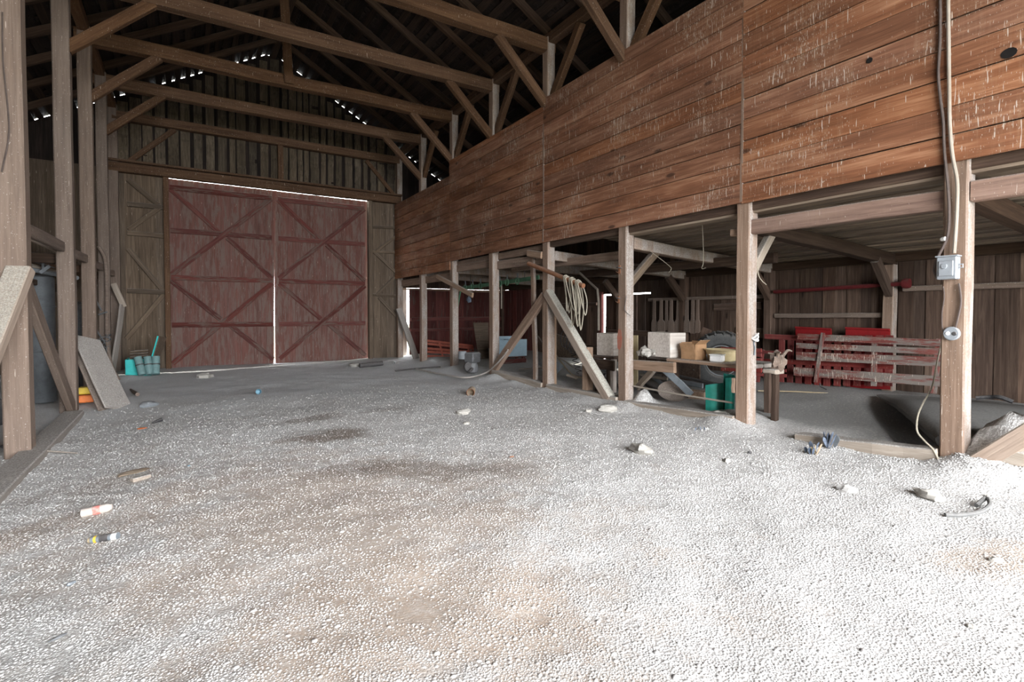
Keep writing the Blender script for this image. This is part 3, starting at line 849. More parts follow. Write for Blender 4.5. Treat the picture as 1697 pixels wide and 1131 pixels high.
for s in (1, -1):
    def rp(t, y, off=0.0):                     # t metres down the slope from the ridge
        return Vector((RX + s * t * cosr, y, RZ - t * RS * cosr)) + Vector((s * RS * cosr, 0, cosr)) * off
    n_up = Vector((s * RS, 0, 1)).normalized()
    t = 0.10
    while t < 9.2:
        w = random.uniform(0.13, 0.18)
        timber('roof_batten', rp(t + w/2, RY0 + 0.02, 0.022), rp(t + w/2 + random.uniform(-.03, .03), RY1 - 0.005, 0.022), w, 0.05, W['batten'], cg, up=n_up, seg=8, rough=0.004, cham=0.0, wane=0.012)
        t += w + random.uniform(0.08, 0.14)
    y = BAY[0] - 6.72
    while y < ENDY - 0.2:
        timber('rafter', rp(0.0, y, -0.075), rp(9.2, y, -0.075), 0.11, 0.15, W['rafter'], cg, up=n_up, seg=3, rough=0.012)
        y += 1.12
    # butt ends of split shakes showing between the battens
    sh = MB(); t = 0.2
    while t < 8.5:
        y = 3.0
        while y < ENDY - 0.5:
            w = random.uniform(0.09, 0.24)
            if random.random() < 0.75:
                p = rp(t, y, 0.03 + random.uniform(0, 0.015)); q = rp(t + random.uniform(0.10, 0.22), y + random.uniform(-.02, .02), 0.02 + random.uniform(-0.005, 0.015))
                sh.beam(p, q, w, 0.018, n_up)
            y += w + 0.01
        t += 0.26
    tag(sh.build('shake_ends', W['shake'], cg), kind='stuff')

# ------------------------------------------------------------------ dark aisle wall and the wall with the open doorway behind the camera
wl = empty('wall_left', (XW, 8, 0), kind='structure')
y = 5.0
while y < ENDY:
    w = random.uniform(0.2, 0.3)
    timber('board', (XW, y + w/2, -0.1), (XW, y + w/2, 4.9), 0.03, w - 0.004, W['grey'], wl, up=(0, 1, 0), seg=1, cham=0.0)
    y += w
wl2 = MB()
wl2.box((XW, 0.0, 2.4), (0.05, 10.2, 5.0)); wl2.build('near_boards', W['grey'], wl)
wf = MB()
wf.box((XW/2 + XL/2 - 0.05, NEARY, 2.5), (XL - XW, 0.1, 5.6))
wf.box((XR/2 + XB/2 + 0.1, NEARY, 4.0), (XB - XR, 0.1, 2.6))
wf.box((9.05, NEARY, 1.3), (3.2, 0.1, 2.9))
for i in range(24):
    x0 = XW + (XB - XW) * i / 24; x1 = XW + (XB - XW) * (i + 1) / 24
    zt = min(roofz(x0), roofz(x1)) + 0.1
    zb = 5.6 if XL < (x0 + x1)/2 < XR else 4.8
    if zt > zb: wf.box(((x0 + x1)/2, NEARY, (zt + zb)/2), (x1 - x0, 0.1, zt - zb))
tag(wf.build('wall_front', W['grey']), kind='structure')

# ================================================================== the frame
POSTL = ['square timber post carrying the grey electrical box and conduit', 'timber post beside the green plastic sheet, rope knotted at its side',
         'timber post with iron hasps and a reddish paint smear', 'timber post between two leaning braces, rusty bar across its top',
         'timber post in front of the pale blue trough', 'timber post beside the dusty engine, slanted stick nailed across it',
         'timber post in front of the end of the orange-red plastic rack', 'timber corner post beside the bright daylight gap of the end wall']
posts = []
for k, y in enumerate(BAY):
    w = 0.19
    z0 = fz(XR, y) - 0.06
    top = roofz(XR) - 0.22
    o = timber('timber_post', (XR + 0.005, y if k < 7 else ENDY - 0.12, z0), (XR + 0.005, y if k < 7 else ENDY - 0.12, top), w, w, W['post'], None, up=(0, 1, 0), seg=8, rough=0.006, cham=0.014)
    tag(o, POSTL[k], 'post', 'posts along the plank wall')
    posts.append(o)
L1Y = 8.2
LEFTL = ['thick dusty timber post at the left edge with a thin black cord down it', 'dusty timber post between the leaning brace and the wide dust-caked board',
         'cracked timber post behind the wide dust-caked board', 'timber post with a dark hose hanging beside it', 'timber corner post beside the zigzag-braced wall left of the red door']
for k, y in zip(range(3, 8), BAY[3:]):
    yy = y if k < 7 else ENDY - 0.12
    if k == 3: yy = L1Y
    w = (0.24, 0.22, 0.22, 0.21, 0.22)[k - 3]
    o = timber('timber_post', (XL - (0.04 if k == 3 else 0), yy, fz(XL, yy) - 0.06), (XL - (0.04 if k == 3 else 0), yy, roofz(XL) - 0.22), w, w, W['postl'], None, up=(0, 1, 0), seg=8, rough=0.008, cham=0.016)
    tag(o, LEFTL[k - 3], 'post', 'posts of the dark aisle')

# tie beams across the nave with knee braces and longitudinal plates
TZ = 6.98
TIEL = {2: 'roof tie beam closest overhead, only its end showing by the plank wall', 3: 'roof tie beam crossing at the top edge over the plank wall', 4: 'long roof tie beam with a knee brace at the second dusty post',
        5: 'roof tie beam with a hanging post standing on its middle', 6: 'lowest-looking roof tie beam just before the gable girt'}
for k in (2, 3, 4, 5, 6):
    y = BAY[k]
    o = timber('tie_beam', (XL - 0.15, y + 0.02, TZ), (XR + 0.12, y + 0.02, TZ + random.uniform(-.03, .03)), 0.22, 0.27, W['tie'], None, seg=8, rough=0.015)
    tag(o, TIEL[k], 'beam', 'roof tie beams')
    for s, xp in ((1, XL), (-1, XR)):
        side = 'dark aisle posts' if s > 0 else 'plank wall'
        kb = timber('knee_brace', (xp + s * 0.06, y, 5.80), (xp + s * 1.22, y, TZ - 0.10), 0.13, 0.17, W['tie'], None, seg=2)
        tag(kb, 'knee brace from the %s up to the %s' % (side, {2: 'tie beam closest overhead', 3: 'tie beam at the top edge', 4: 'longest visible tie beam', 5: 'tie beam under the hanging post', 6: 'last tie beam before the gable'}[k]), 'brace', 'knee braces of the tie beams')
for s, xp, nm in ((1, XR + 0.02, 'along the top of the plank wall posts'), (-1, XL, 'along the top of the dark aisle posts')):
    z = roofz(xp) - 0.28
    tag(timber('wall_plate', (xp, NEARY + 0.1, z + 0.06), (xp, ENDY, z + 0.06), 0.18, 0.2, W['tie'], None, seg=10), 'long horizontal timber plate ' + nm, 'beam')
for k in (1, 2, 3, 4, 5, 6):
    tag(timber('plate_brace', (XR + 0.03, BAY[k] - 0.05, 5.85), (XR + 0.03, BAY[k] - 1.0, 7.02), 0.13, 0.16, W['tie'], None, seg=2),
        'slanted brace from the plank wall top to the plate, at the %s post' % ['', 'rope-knotted', 'iron-hasp', 'rusty-bar', 'pale-trough', 'slanted-stick', 'orange-rack'][k], 'brace', 'braces to the wall plate')
hp = timber('hanging_post', (2.05, BAY[5] - 0.14, TZ - 0.1), (1.95, BAY[5] - 0.14, 9.0), 0.05, 0.2, W['tie'], None, up=(1, 0, 0), seg=4, rough=0.02, wane=0.03)
tag(hp, 'upright board rising from a tie beam to the ridge', 'post')

# stub of timber at the top of the left edge post
tag(timber('knee_brace', (XL + 0.10, L1Y - 0.13, 6.35), (XL - 0.35, L1Y - 0.13, 6.95), 0.06, 0.16, W['postl'], None, seg=2), 'short slanted board at the top of the left edge post', 'brace')

# cross beams of the lean-to, falling to the back wall, with their posts and braces
BK = ['under the loft behind the electrical box post', 'behind the rope-knotted post', 'behind the iron-hasp post', 'behind the rusty bar', 'behind the pale blue trough', 'above the green pulley bar', 'above the orange-red rack']
for k in range(0, 7):
    y = BAY[k] + 0.02
    zt = 2.74 if k < 4 else 2.78
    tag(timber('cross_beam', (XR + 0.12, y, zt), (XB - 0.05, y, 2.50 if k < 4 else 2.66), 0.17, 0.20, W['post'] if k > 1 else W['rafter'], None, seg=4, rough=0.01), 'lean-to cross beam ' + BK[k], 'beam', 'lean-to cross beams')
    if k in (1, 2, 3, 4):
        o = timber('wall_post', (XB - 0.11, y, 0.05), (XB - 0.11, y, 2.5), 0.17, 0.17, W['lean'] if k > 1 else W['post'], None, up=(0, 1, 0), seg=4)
        tag(o, 'back wall post of the lean-to ' + ['', 'between the red gate panels and the plain boards', 'at the left end of the red pipe', 'next to the hanging wooden paddles', 'left of the hanging wooden paddles'][k], 'post', 'lean-to back wall posts')
        tag(timber('back_brace', (XB - 0.13, y - 0.02, 1.88), (XB - 0.72, y - 0.02, 2.46), 0.12, 0.15, W['lean'], None, seg=2), 'short brace on the back wall post ' + ['', 'behind the slatted gate', 'at the left end of the red pipe', 'next to the wooden paddles', 'left of the paddles'][k], 'brace', 'lean-to back braces')
tag(timber('knee_brace', (XR + 0.1, BAY[2] + 0.02, 2.06), (XR + 0.78, BAY[2] + 0.02, 2.68), 0.11, 0.13, W['grey'], None, seg=2), 'grey knee brace at the iron-hasp post', 'brace')
tag(timber('knee_brace', (XR + 0.09, BAY[1] + 0.02, 2.02), (XR + 0.58, BAY[1] + 0.02, 2.66), 0.10, 0.12, W['sill'], None, seg=2), 'pale knee brace at the rope-knotted post', 'brace')
# girts between the front posts
tag(timber('girt_beam', (XR + 0.0, BAY[0] + 0.10, 2.66), (XR + 0.0, BAY[1] - 0.10, 2.69), 0.12, 0.19, W['girt'], None, seg=3), 'horizontal timber between the electrical box post and the rope-knotted post', 'beam')
tag(timber('girt_beam', (XR + 0.0, -1.2, 2.68), (XR + 0.0, BAY[0] - 0.10, 2.70), 0.12, 0.19, W['girt'], None, seg=3), 'horizontal timber to the right of the electrical box post', 'beam')
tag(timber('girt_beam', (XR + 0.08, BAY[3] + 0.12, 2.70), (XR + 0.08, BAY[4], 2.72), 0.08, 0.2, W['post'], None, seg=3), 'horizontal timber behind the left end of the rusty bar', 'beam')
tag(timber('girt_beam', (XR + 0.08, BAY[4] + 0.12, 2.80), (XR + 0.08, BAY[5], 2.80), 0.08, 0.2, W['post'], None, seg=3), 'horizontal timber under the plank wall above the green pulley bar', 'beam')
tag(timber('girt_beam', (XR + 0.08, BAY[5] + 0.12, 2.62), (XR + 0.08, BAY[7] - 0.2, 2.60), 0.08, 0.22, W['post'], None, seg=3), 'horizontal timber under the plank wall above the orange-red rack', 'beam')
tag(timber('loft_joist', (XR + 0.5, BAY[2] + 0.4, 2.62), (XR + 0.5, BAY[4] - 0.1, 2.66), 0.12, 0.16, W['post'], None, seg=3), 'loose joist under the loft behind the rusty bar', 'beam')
tag(timber('loft_joist', (8.6, 5.2, 2.52), (8.6, 10.4, 2.56), 0.14, 0.18, W['lean'], None, seg=3), 'brown joist running under the loft towards the daylit door', 'beam')

# sills along the ground under the post lines
def sill(y0, y1, label, x=XR - 0.03, up=0.05, w=0.2, mat='sill'):
    z0, z1 = fz(x, y0) + up, fz(x, y1) + up
    tag(timber('ground_sill', (x, y0, z0 - 0.05), (x, y1, z1 - 0.05), w, 0.14, W[mat], None, seg=5, rough=0.008), label, 'sill', 'ground sills')
sill(BAY[0] + 0.10, BAY[1] - 0.75, 'pale ground timber at the foot of the electrical box post', up=0.05)
sill(BAY[1] + 0.10, BAY[2] - 0.10, 'ground timber below the green plastic sheet', up=0.0)
sill(BAY[2] + 0.1, BAY[3] - 0.1, 'ground timber below the long dropping-covered brace', up=0.06)
sill(BAY[3] + 0.08, BAY[4] - 0.1, 'ground timber at the foot of the plain leaning brace', up=0.09)
sill(-0.6, BAY[0] - 0.35, 'pale ground timber beside the corner timber at the right edge', up=0.04)
sill(6.2, BAY[3] + 1.9, 'wide dusty ground timber under the left edge post', x=XL + 0.10, up=0.04, w=0.26, mat='dusty')

# leaning braces
PX = XR - 0.05
b1 = timber('leaning_brace', (PX, BAY[3] - 0.06, 1.98), (PX - 0.02, BAY[2] + 0.30, 0.05), 0.17, 0.17, W['brace'], None, seg=4)
tag(b1, 'thick leaning brace with pale droppings along its upper face', 'brace')
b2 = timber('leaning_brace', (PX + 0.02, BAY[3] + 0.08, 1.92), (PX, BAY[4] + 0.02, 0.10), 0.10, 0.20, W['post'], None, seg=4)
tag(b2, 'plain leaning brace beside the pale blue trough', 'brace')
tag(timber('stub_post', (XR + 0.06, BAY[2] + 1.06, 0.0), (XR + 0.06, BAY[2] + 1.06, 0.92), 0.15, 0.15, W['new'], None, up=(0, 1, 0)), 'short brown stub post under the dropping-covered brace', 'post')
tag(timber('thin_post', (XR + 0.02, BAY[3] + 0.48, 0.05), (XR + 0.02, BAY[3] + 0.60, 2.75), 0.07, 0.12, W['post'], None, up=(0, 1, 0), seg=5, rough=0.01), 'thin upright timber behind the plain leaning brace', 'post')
tag(timber('thin_post', (XR + 0.15, BAY[3] - 0.02, 0.05), (XR + 0.15, BAY[3] - 0.02, 1.75), 0.06, 0.09, W['new'], None, up=(0, 1, 0)), 'short upright strip beside the rusty-bar post', 'post')
p, q = onX(1612, 775, XR - 0.05), onX(1735, 702, XR - 0.05)
tag(timber('leaning_brace', p + (p - q).normalized() * 0.03, q, 0.16, 0.17, W['brace'], None, seg=3), 'split leaning timber at the right edge beside the grain heap', 'brace')
p, q = onY(661, 512, ENDY - 0.45), onY(694, 606, ENDY - 1.2)
tag(timber('leaning_board', p, q, 0.10, 0.20, W['dusty'], None, seg=3), 'dusty board leaning by the bright daylight gap', 'board')

# left side: braces, leaning boards, rails
tag(timber('leaning_brace', (XL + 0.02, L1Y - 0.10, 2.06), (XL - 0.30, L1Y - 1.35, 0.10), 0.24, 0.13, W['brace'], None, seg=4), 'leaning brace caked with white droppings at the left edge', 'brace')
tag(timber('leaning_brace', (XL + 0.02, L1Y + 0.10, 1.92), (XL + 0.05, BAY[4] - 0.12, 0.0), 0.09, 0.22, W['postl'], None, seg=4), 'dark leaning brace between the two closest left posts', 'brace')
def lean_board(a, b, w, th, mat, label, up=(1, 0, 0.3)):
    return tag(timber('leaning_board', a, b, w, th, W[mat], None, up=up, seg=3), label, 'board')
lean_board(Vector((XL + 0.13, BAY[4] + 0.75, 1.12)), Vector((XL + 0.66, BAY[4] - 0.15, -0.04)), 0.52, 0.035, 'dusty', 'wide dust-caked board leaning from the aisle posts to the gravel', up=(0.72, -0.45, 0.6))
lean_board(Vector((XL + 0.05, BAY[4] + 0.60, 0.95)), Vector((XL + 0.50, BAY[4] - 0.16, -0.06)), 0.30, 0.03, 'postl', 'narrow board lying under the wide dust-caked board', up=(0.72, -0.45, 0.6))
pa, pb = onY(203, 506, ENDY - 0.55), onY(186, 618, ENDY - 1.0)
lean_board(pa, pb, 0.20, 0.05, 'dusty', 'pale narrow plank leaning by the corner left of the red door', up=(1, -0.4, 0))
pa, pb = onY(188, 470, ENDY - 0.55), onY(205, 509, ENDY - 0.55)
lean_board(pa, pb, 0.14, 0.04, 'sill', 'short broken board above the pale narrow plank', up=(0, -1, 0))
pa, pb = onY(152, 593, BAY[5] - 0.2), onY(131, 593, BAY[5] - 0.2)
lean_board(pa, pb, 0.22, 0.05, 'postl', 'small board nailed across the cracked post', up=(0, -1, 0))
RAILL = ['rail between the left edge post and its neighbour', 'rail between the second and the cracked dusty posts', 'rail between the cracked post and the hose post', 'rail before the corner post']
for i, k in enumerate((3, 4, 5, 6)):
    tag(timber('rail_beam', (XL - 0.03, (L1Y if k == 3 else BAY[k]) + 0.1, 2.58), (XL - 0.03, BAY[k + 1] - 0.1, 2.62), 0.08, 0.16, W['postl'], None, seg=2), 'horizontal ' + RAILL[i], 'rail', 'rails between the aisle posts')
for k in (3, 4, 5, 6):
    y = BAY[k] + (0.0 if k < 4 else 0.02)
    nm = {3: 'at the left edge post', 4: 'at the second dusty post', 5: 'at the cracked post', 6: 'at the hose post'}[k]
    tag(timber('aisle_beam', (XL - 0.08, y, 2.62), (XL - 3.0, y, 4.2), 0.14, 0.2, W['postl'], None, seg=2), 'sloping aisle beam ' + nm, 'beam', 'sloping aisle beams')
    tag(timber('aisle_joist', (XL - 0.08, y + 0.1, 2.44), (XW + 0.05, y + 0.1, 2.44), 0.12, 0.16, W['rafter'], None, seg=2), 'dark aisle joist ' + nm, 'beam', 'dark aisle joists')

# ================================================================== things of the lean-to
def mat3(ax_x, ax_y=None):
    """4x4 with local X along ax_x, Z up as far as it goes"""
    x = Vector(ax_x).normalized(); z = Vector((0, 0, 1)); y = z.cross(x).normalized(); z = x.cross(y)
    return Matrix((x, y, z)).transposed().to_4x4()
def slat(name, p, q, w, th, mat, parent, nrm, seg=1, cham=0.004):
    """a flat slat from p to q, face along nrm"""
    d = (Vector(q) - Vector(p)).normalized()
    return timber(name, p, q, th, w, mat, parent, up=d.cross(Vector(nrm)), seg=seg, rough=0.003, cham=cham)
def poly_plate(name, pts, th, mat, parent=None):
    """a plate through 3D corner points (planar enough)"""
    pts = [Vector(p) for p in pts]
    n = (pts[1] - pts[0]).cross(pts[2] - pts[0]).normalized()
    m = MB(); k = len(pts)
    m.add([p - n * th/2 for p in pts] + [p + n * th/2 for p in pts], [tuple(range(k))[::-1], tuple(range(k, 2*k))] + [(j, (j+1) % k, k + (j+1) % k, k + j) for j in range(k)])
    return m.build(name, mat, parent)

# --- electrical gear on the post
FX = XR - 0.095                                     # front face of the posts
bx = onX(1575, 445, FX)
e = empty('electrical_box', bx, 'grey metal electrical box screwed to the timber post', 'electrical box')
MB().box(bx + Vector((-0.05, 0, 0)), (0.10, 0.155, 0.215), bev=0.008).build('housing', P['galv'], e)
MB().box(bx + Vector((-0.108, 0, -0.005)), (0.014, 0.115, 0.145), bev=0.006).build('raised_cover', P['galv'], e)
MB().lathe([(0.0, -.125), (0.022, -0.125), (0.026, -0.105)], 12, Matrix.Translation(bx + Vector((0, 0.01, 0.015))) @ Matrix.Rotation(R_(90), 4, 'Y') @ Matrix.Identity(4)).build('knob', P['galv'], e, True)
MB().box(bx + Vector((-0.05, 0, 0.112)), (0.12, 0.17, 0.012)).build('rain_lip', P['galv'], e)
MB().tube([bx + Vector((-0.05, -0.075, 0.03)), bx + Vector((-0.05, -0.11, 0.03)), bx + Vector((-0.05, -0.11, 0.0)), bx + Vector((-0.05, -0.078, 0.0))], 0.006, 6).build('switch_handle', P['galv'], e)
jb = onX(1578, 553, FX - 0.005)
e = empty('junction_plate', jb, 'round grey outlet plate on the post below the electrical box', 'outlet plate')
MB().lathe([(0.0, 0.03), (0.058, 0.03), (0.066, 0.022), (0.066, 0.0)], 24, Matrix.Translation(jb) @ Matrix.Rotation(R_(-90), 4, 'Y')).build('plate', P['galv'], e, True)
for s in (-1, 1):
    MB().lathe([(0.0, 0.008), (0.015, 0.008), (0.02, 0.0)], 12, Matrix.Translation(jb + Vector((-0.03, s * 0.026, 0))) @ Matrix.Rotation(R_(-90), 4, 'Y')).build('socket', P['white'] if s > 0 else P['iron'], e, True)
PW = 6.158
pts = [onX(1571, -40, PW), onX(1572, 60, PW), onX(1573, 150, PW), onX(1574, 205, PW), onX(1578, 255, PW), onX(1586, 300, PW), onX(1586, 340, PW + 0.02), onX(1584, 380, PW + 0.02), onX(1581, 420, PW + 0.02)]
tag(MB().tube(spline(pts), 0.016, 8).build('conduit_pipe', P['condw'], None, True), 'pale conduit pipe running down the plank wall into the electrical box', 'conduit')
pts = [onX(1558, -40, PW), onX(1558, 60, PW), onX(1555, 120, PW), onX(1558, 160, PW), onX(1563, 200, PW), onX(1565, 250, PW), onX(1570, 300, PW), onX(1573, 350, PW + 0.02), onX(1570, 392, PW + 0.02), onX(1555, 425, PW + 0.02), onX(1548, 446, PW + 0.02), onX(1553, 462, PW + 0.03)]
tag(MB().tube(spline(pts), 0.013, 8).build('power_cable', P['cable'], None, True), 'dark cable hanging down the plank wall and looping beside the electrical box', 'cable')
pts = [onX(1589, 470, FX - 0.02), onX(1592, 490, FX - 0.015), onX(1592, 505, FX - 0.015), onX(1588, 525, FX - 0.015), onX(1583, 545, FX - 0.02)]
tag(MB().tube(spline(pts), 0.009, 6).build('power_cable', P['cable'], None, True), 'short dark cable from the electrical box to the round plate', 'cable')
pts = [onX(1563, 475, FX - 0.01), onX(1565, 492, FX - 0.01), onX(1561, 520, FX - 0.01), onX(1562, 545, FX - 0.01), onX(1567, 556, FX - 0.01)]
tag(MB().tube(spline(pts), 0.005, 6).build('thin_wire', P['cable'], None, True), 'thin wire along the post edge beside the round plate', 'cable')
ip = onX(1569, 396, FX - 0.02)
tag(MB().lathe([(0.0, 0.05), (0.018, 0.05), (0.022, 0.042), (0.016, 0.03), (0.022, 0.018), (0.018, 0.0)], 14, Matrix.Translation(ip + Vector((0, 0.04, 0))) @ Matrix.Rotation(R_(90), 4, 'X') @ Matrix.Rotation(R_(-30), 4, 'Y')).build('porcelain_insulator', P['white'], None, True), 'white porcelain insulator on the post above the electrical box', 'insulator')
pts = [onX(1561, 566, 6.5), onX(1553, 600, 6.45), onX(1545, 640, 6.4), onX(1530, 668, 6.33), onX(1521, 690, 6.28), onX(1520, 715, 6.24), onX(1533, 732, 6.20), onX(1546, 745, 6.18), onX(1556, 765, 6.17), onX(1562, 788, 6.17)]
tag(MB().tube(spline(pts), 0.008, 6).build('hanging_rope', P['rope'], None, True), 'thin rope dangling in an S beside the electrical box post', 'rope')
# cord on the left edge post
pts = [onY(4, 20, L1Y - 0.135), onY(5, 100, L1Y - 0.135), onY(14, 190, L1Y - 0.135), onY(14, 230, L1Y - 0.135), onY(3, 285, L1Y - 0.135)]
tag(MB().tube(spline(pts), 0.008, 6).build('hanging_string', P['cable'], None, True), 'thin black cord running down the left edge post', 'cord')

# --- iron fittings and twine on the posts
def hasp(c, label, s=1.0):
    e = empty('iron_hasp', c, label, 'hasp', 'rusty fittings on the posts')
    MB().box(c + Vector((-0.008, 0, 0)), (0.012, 0.05*s, 0.14*s), bev=0.004).build('back_plate', P['rust'], e)
    MB().tube([c + Vector((-0.01, 0.05*s, 0.03*s)), c + Vector((-0.05, 0.02, 0.035*s)), c + Vector((-0.05, -0.03*s, 0.03*s)), c + Vector((-0.01, -0.06*s, 0.02*s))], 0.009*s, 6).build('staple', P['iron'], e, True)
    MB().tube([c + Vector((-0.03, 0.06*s, -0.03*s)), c + Vector((-0.045, 0.0, -0.05*s)), c + Vector((-0.03, -0.05*s, -0.03*s))], 0.008*s, 6).build('hook', P['rust'], e, True)
hasp(onX(1027, 447, FX), 'rusty hasp high on the paint-smeared post')
hasp(onX(1026, 497, FX), 'rusty latch with wire on the paint-smeared post', 0.9)
pts = [onX(1038, 490, FX - 0.01), onX(1036, 505, FX - 0.02), onX(1036, 515, FX - 0.01), onX(1045, 524, FX + 0.05)]
tag(MB().tube(spline(pts), 0.005, 5).build('bent_wire', P['iron'], None), 'bent wire hanging from the rusty latch', 'wire')
def knot(c, label):
    e = empty('rope_knot', c, label, 'rope')
    m = MB()
    for i in range(3):
        pts = [c + Vector((0.05*math.cos(a) , 0.035*math.sin(a), 0.03*math.sin(a + i) + 0.02*i)) for a in [j*0.7 for j in range(10)]]
        m.tube(pts, 0.011, 6)
    m.build('knot', P['white'], e, True)
    MB().tube(spline([c, c + Vector((-0.01, 0.01, -0.06)), c + Vector((0.0, 0.0, -0.12)), c + Vector((-0.01, 0.0, -0.22))]), 0.011, 6).build('tail', P['tank'], e, True)
knot(Vector((XR + 0.03, BAY[1] - 0.115, onX(1253, 562, XR).z)), 'pale rope knot tied at the side of the post by the gate panels')
tag(MB().tube(spline([onX(1254, 425, XR + .1), onX(1257, 455, XR + .1), onX(1263, 466, XR + .12), onX(1270, 472, XR + .12)]), 0.006, 5).build('twine_scrap', P['rope'], None), 'scrap of twine dangling on the rope-knotted post', 'twine')
tag(MB().tube(spline([Vector((XR + .5, BAY[2], 2.68)), onX(1108, 440, XR + .5), onX(1112, 447, XR + .5), onX(1108, 452, XR + .5)]), 0.006, 5).build('hanging_wire', P['rope'], None), 'thin wire hanging from the beam beside the grey knee brace', 'wire')
tag(MB().tube(spline([onX(1164, 372, XR + .4), onX(1166, 430, XR + .4), onX(1163, 445, XR + .4), onX(1170, 444, XR + .4)]), 0.006, 5).build('hanging_wire', P['rope'], None), 'thin wire hanging from the loft boards left of the rope-knotted post', 'wire')
blk = onX(1208, 388, XR + 0.02); blk.y = BAY[1] + 0.16
tag(timber('wood_block', blk + Vector((0, 0.07, 0)), blk - Vector((0, 0.07, 0)), 0.1, 0.1, W['new'], None), 'small square wood block stuck out beside the rope-knotted post', 'block')

sm = onX(1027, 565, FX - 0.012)
MB().extrude([(-0.05, -0.13), (0.0, -0.16), (0.04, -0.1), (0.055, 0.05), (0.03, 0.18), (-0.03, 0.2), (-0.06, 0.06)], 0.003, Matrix.Translation(sm) @ Matrix((Vector((0, -1, 0)), Vector((0, 0, 1)), Vector((-1, 0, 0)))).transposed().to_4x4()).build('paint_smear', P['smear'], posts[2])

# --- rusty bar, coil of rope, black hoses
ra, rb = onX(876, 437, FX - 0.08), onX(967, 474, FX - 0.08)
tag(MB().tube([ra + (rb - ra) * t for t in (0, .25, .5, .75, 1)], 0.045, 10).build('rusty_bar', P['rust'], None, True), 'thick rusty bar lashed slantwise across the post', 'bar')
tag(timber('wood_block', onX(876, 420, FX + 0.02), onX(899, 423, FX + 0.02), 0.08, 0.14, W['new'], None, seg=2), 'short block above the left end of the rusty bar', 'block')
e = empty('rope_coil', rb, 'pale rope coil hanging from the end of the rusty bar', 'rope')
for i in range(9):
    t = 0.70 + 0.27 * i / 8
    top = ra + (rb - ra) * t + Vector((-0.02 * (i % 3), 0, 0.05))
    ln = random.uniform(0.55, 0.95)
    sw = random.uniform(-0.25, 0.05)
    a = [top + Vector((-0.05, 0, -0.02)), top + Vector((-0.06, -0.05 + sw * .3, -ln * 0.5)), top + Vector((-0.02, sw, -ln)), top + Vector((0.05, sw * .6 - 0.03, -ln * 0.55)), top + Vector((0.05, 0, -0.03)), top + Vector((0, 0, 0.01)), top + Vector((-0.05, 0, -0.02))]
    MB().tube(spline(a, 5), 0.0105, 6).build('rope_strand', P['rope'], e, True)
e = empty('black_hose', onX(940, 565, XR + 0.35), 'tangled black hose behind the dropping-covered brace', 'hose')
m = MB()
for i in range(4):
    c = onX(934 + 4 * i, 562 + 2 * i, XR + 0.35)
    m.tube([c + Vector((0.02 * i, 0.10 * math.cos(a), 0.17 * math.sin(a) - 0.02 * i)) for a in [j * 2 * math.pi / 16 for j in range(17)]], 0.009, 5)
m.build('coil', P['black'], e, True)
pts = []
for i in range(26):
    c = onX(948 + 0.5 * i, 582 + 1.5 * i, XR + 0.35)
    pts.append(c + Vector((0.05 * math.cos(i * 1.4), 0.07 * math.sin(i * 1.4), 0)))
MB().tube(spline(pts, 3), 0.008, 5).build('tail', P['black'], e, True)
for i, (a, lab, mt) in enumerate((([(916, 590), (935, 598), (955, 612), (985, 622)], 'grey hose curving on the ground behind the rusty-bar post', 'condw'), ([(912, 575), (930, 600), (950, 622), (978, 628)], 'second yellowish hose crossing the grey one on the ground', 'straw'))):
    pts = [onX(x, y, XR + 0.7 + 0.1 * i) for x, y in a]
    tag(MB().tube(spline(pts), 0.014, 6).build('ground_hose', P[mt], None, True), lab, 'hose')
pp = [onX(x, y, XR + 0.55) for x, y in ((891, 603), (906, 588), (934, 607), (919, 624))]
tag(poly_plate('metal_sheet', pp, 0.012, P['steel']), 'tilted grey metal sheet behind the rusty-bar post', 'sheet')
pp = [onX(x, y, XR + 0.9) for x, y in ((917, 552), (1000, 580), (1000, 596), (917, 592))]
tag(poly_plate('dusty_sheet', pp, 0.02, W['grey']), 'wide dusty board standing behind the black hose', 'board')
a, b_ = onX(890, 560, XR + 0.8), onX(916, 600, XR + 0.8)
tag(timber('loose_board', a, b_, 0.04, 0.14, W['lean'], None), 'dark board slanting behind the rusty-bar post', 'board')
a, b_ = onX(940, 622, XR + 0.3), onX(956, 627, XR + 0.3)
tag(MB().tube([a, b_], 0.03, 8).build('pipe_offcut', P['condw'], None, True), 'short pale pipe offcut beside the stub post', 'pipe')
a, b_ = onX(860, 612, XR + 0.4), onX(905, 610, XR + 0.4)
tag(MB().tube([a, b_], 0.012, 6).build('thin_rod', P['condw'], None, True), 'thin rod lying behind the thin upright timber', 'rod')
sp = [onX(x, y, XR + 0.9) for x, y in ((985, 455), (1000, 470), (1010, 490), (1012, 560))]
tag(MB().tube([onX(960, 452, XR + 2.2), onX(990, 480, XR + 2.2), onX(992, 500, XR + 2.2), onX(992, 548, XR + 2.2)], 0.03, 8).build('bent_pipe', P['condw'], None, True), 'bent pipe standing beside the daylit door', 'pipe')

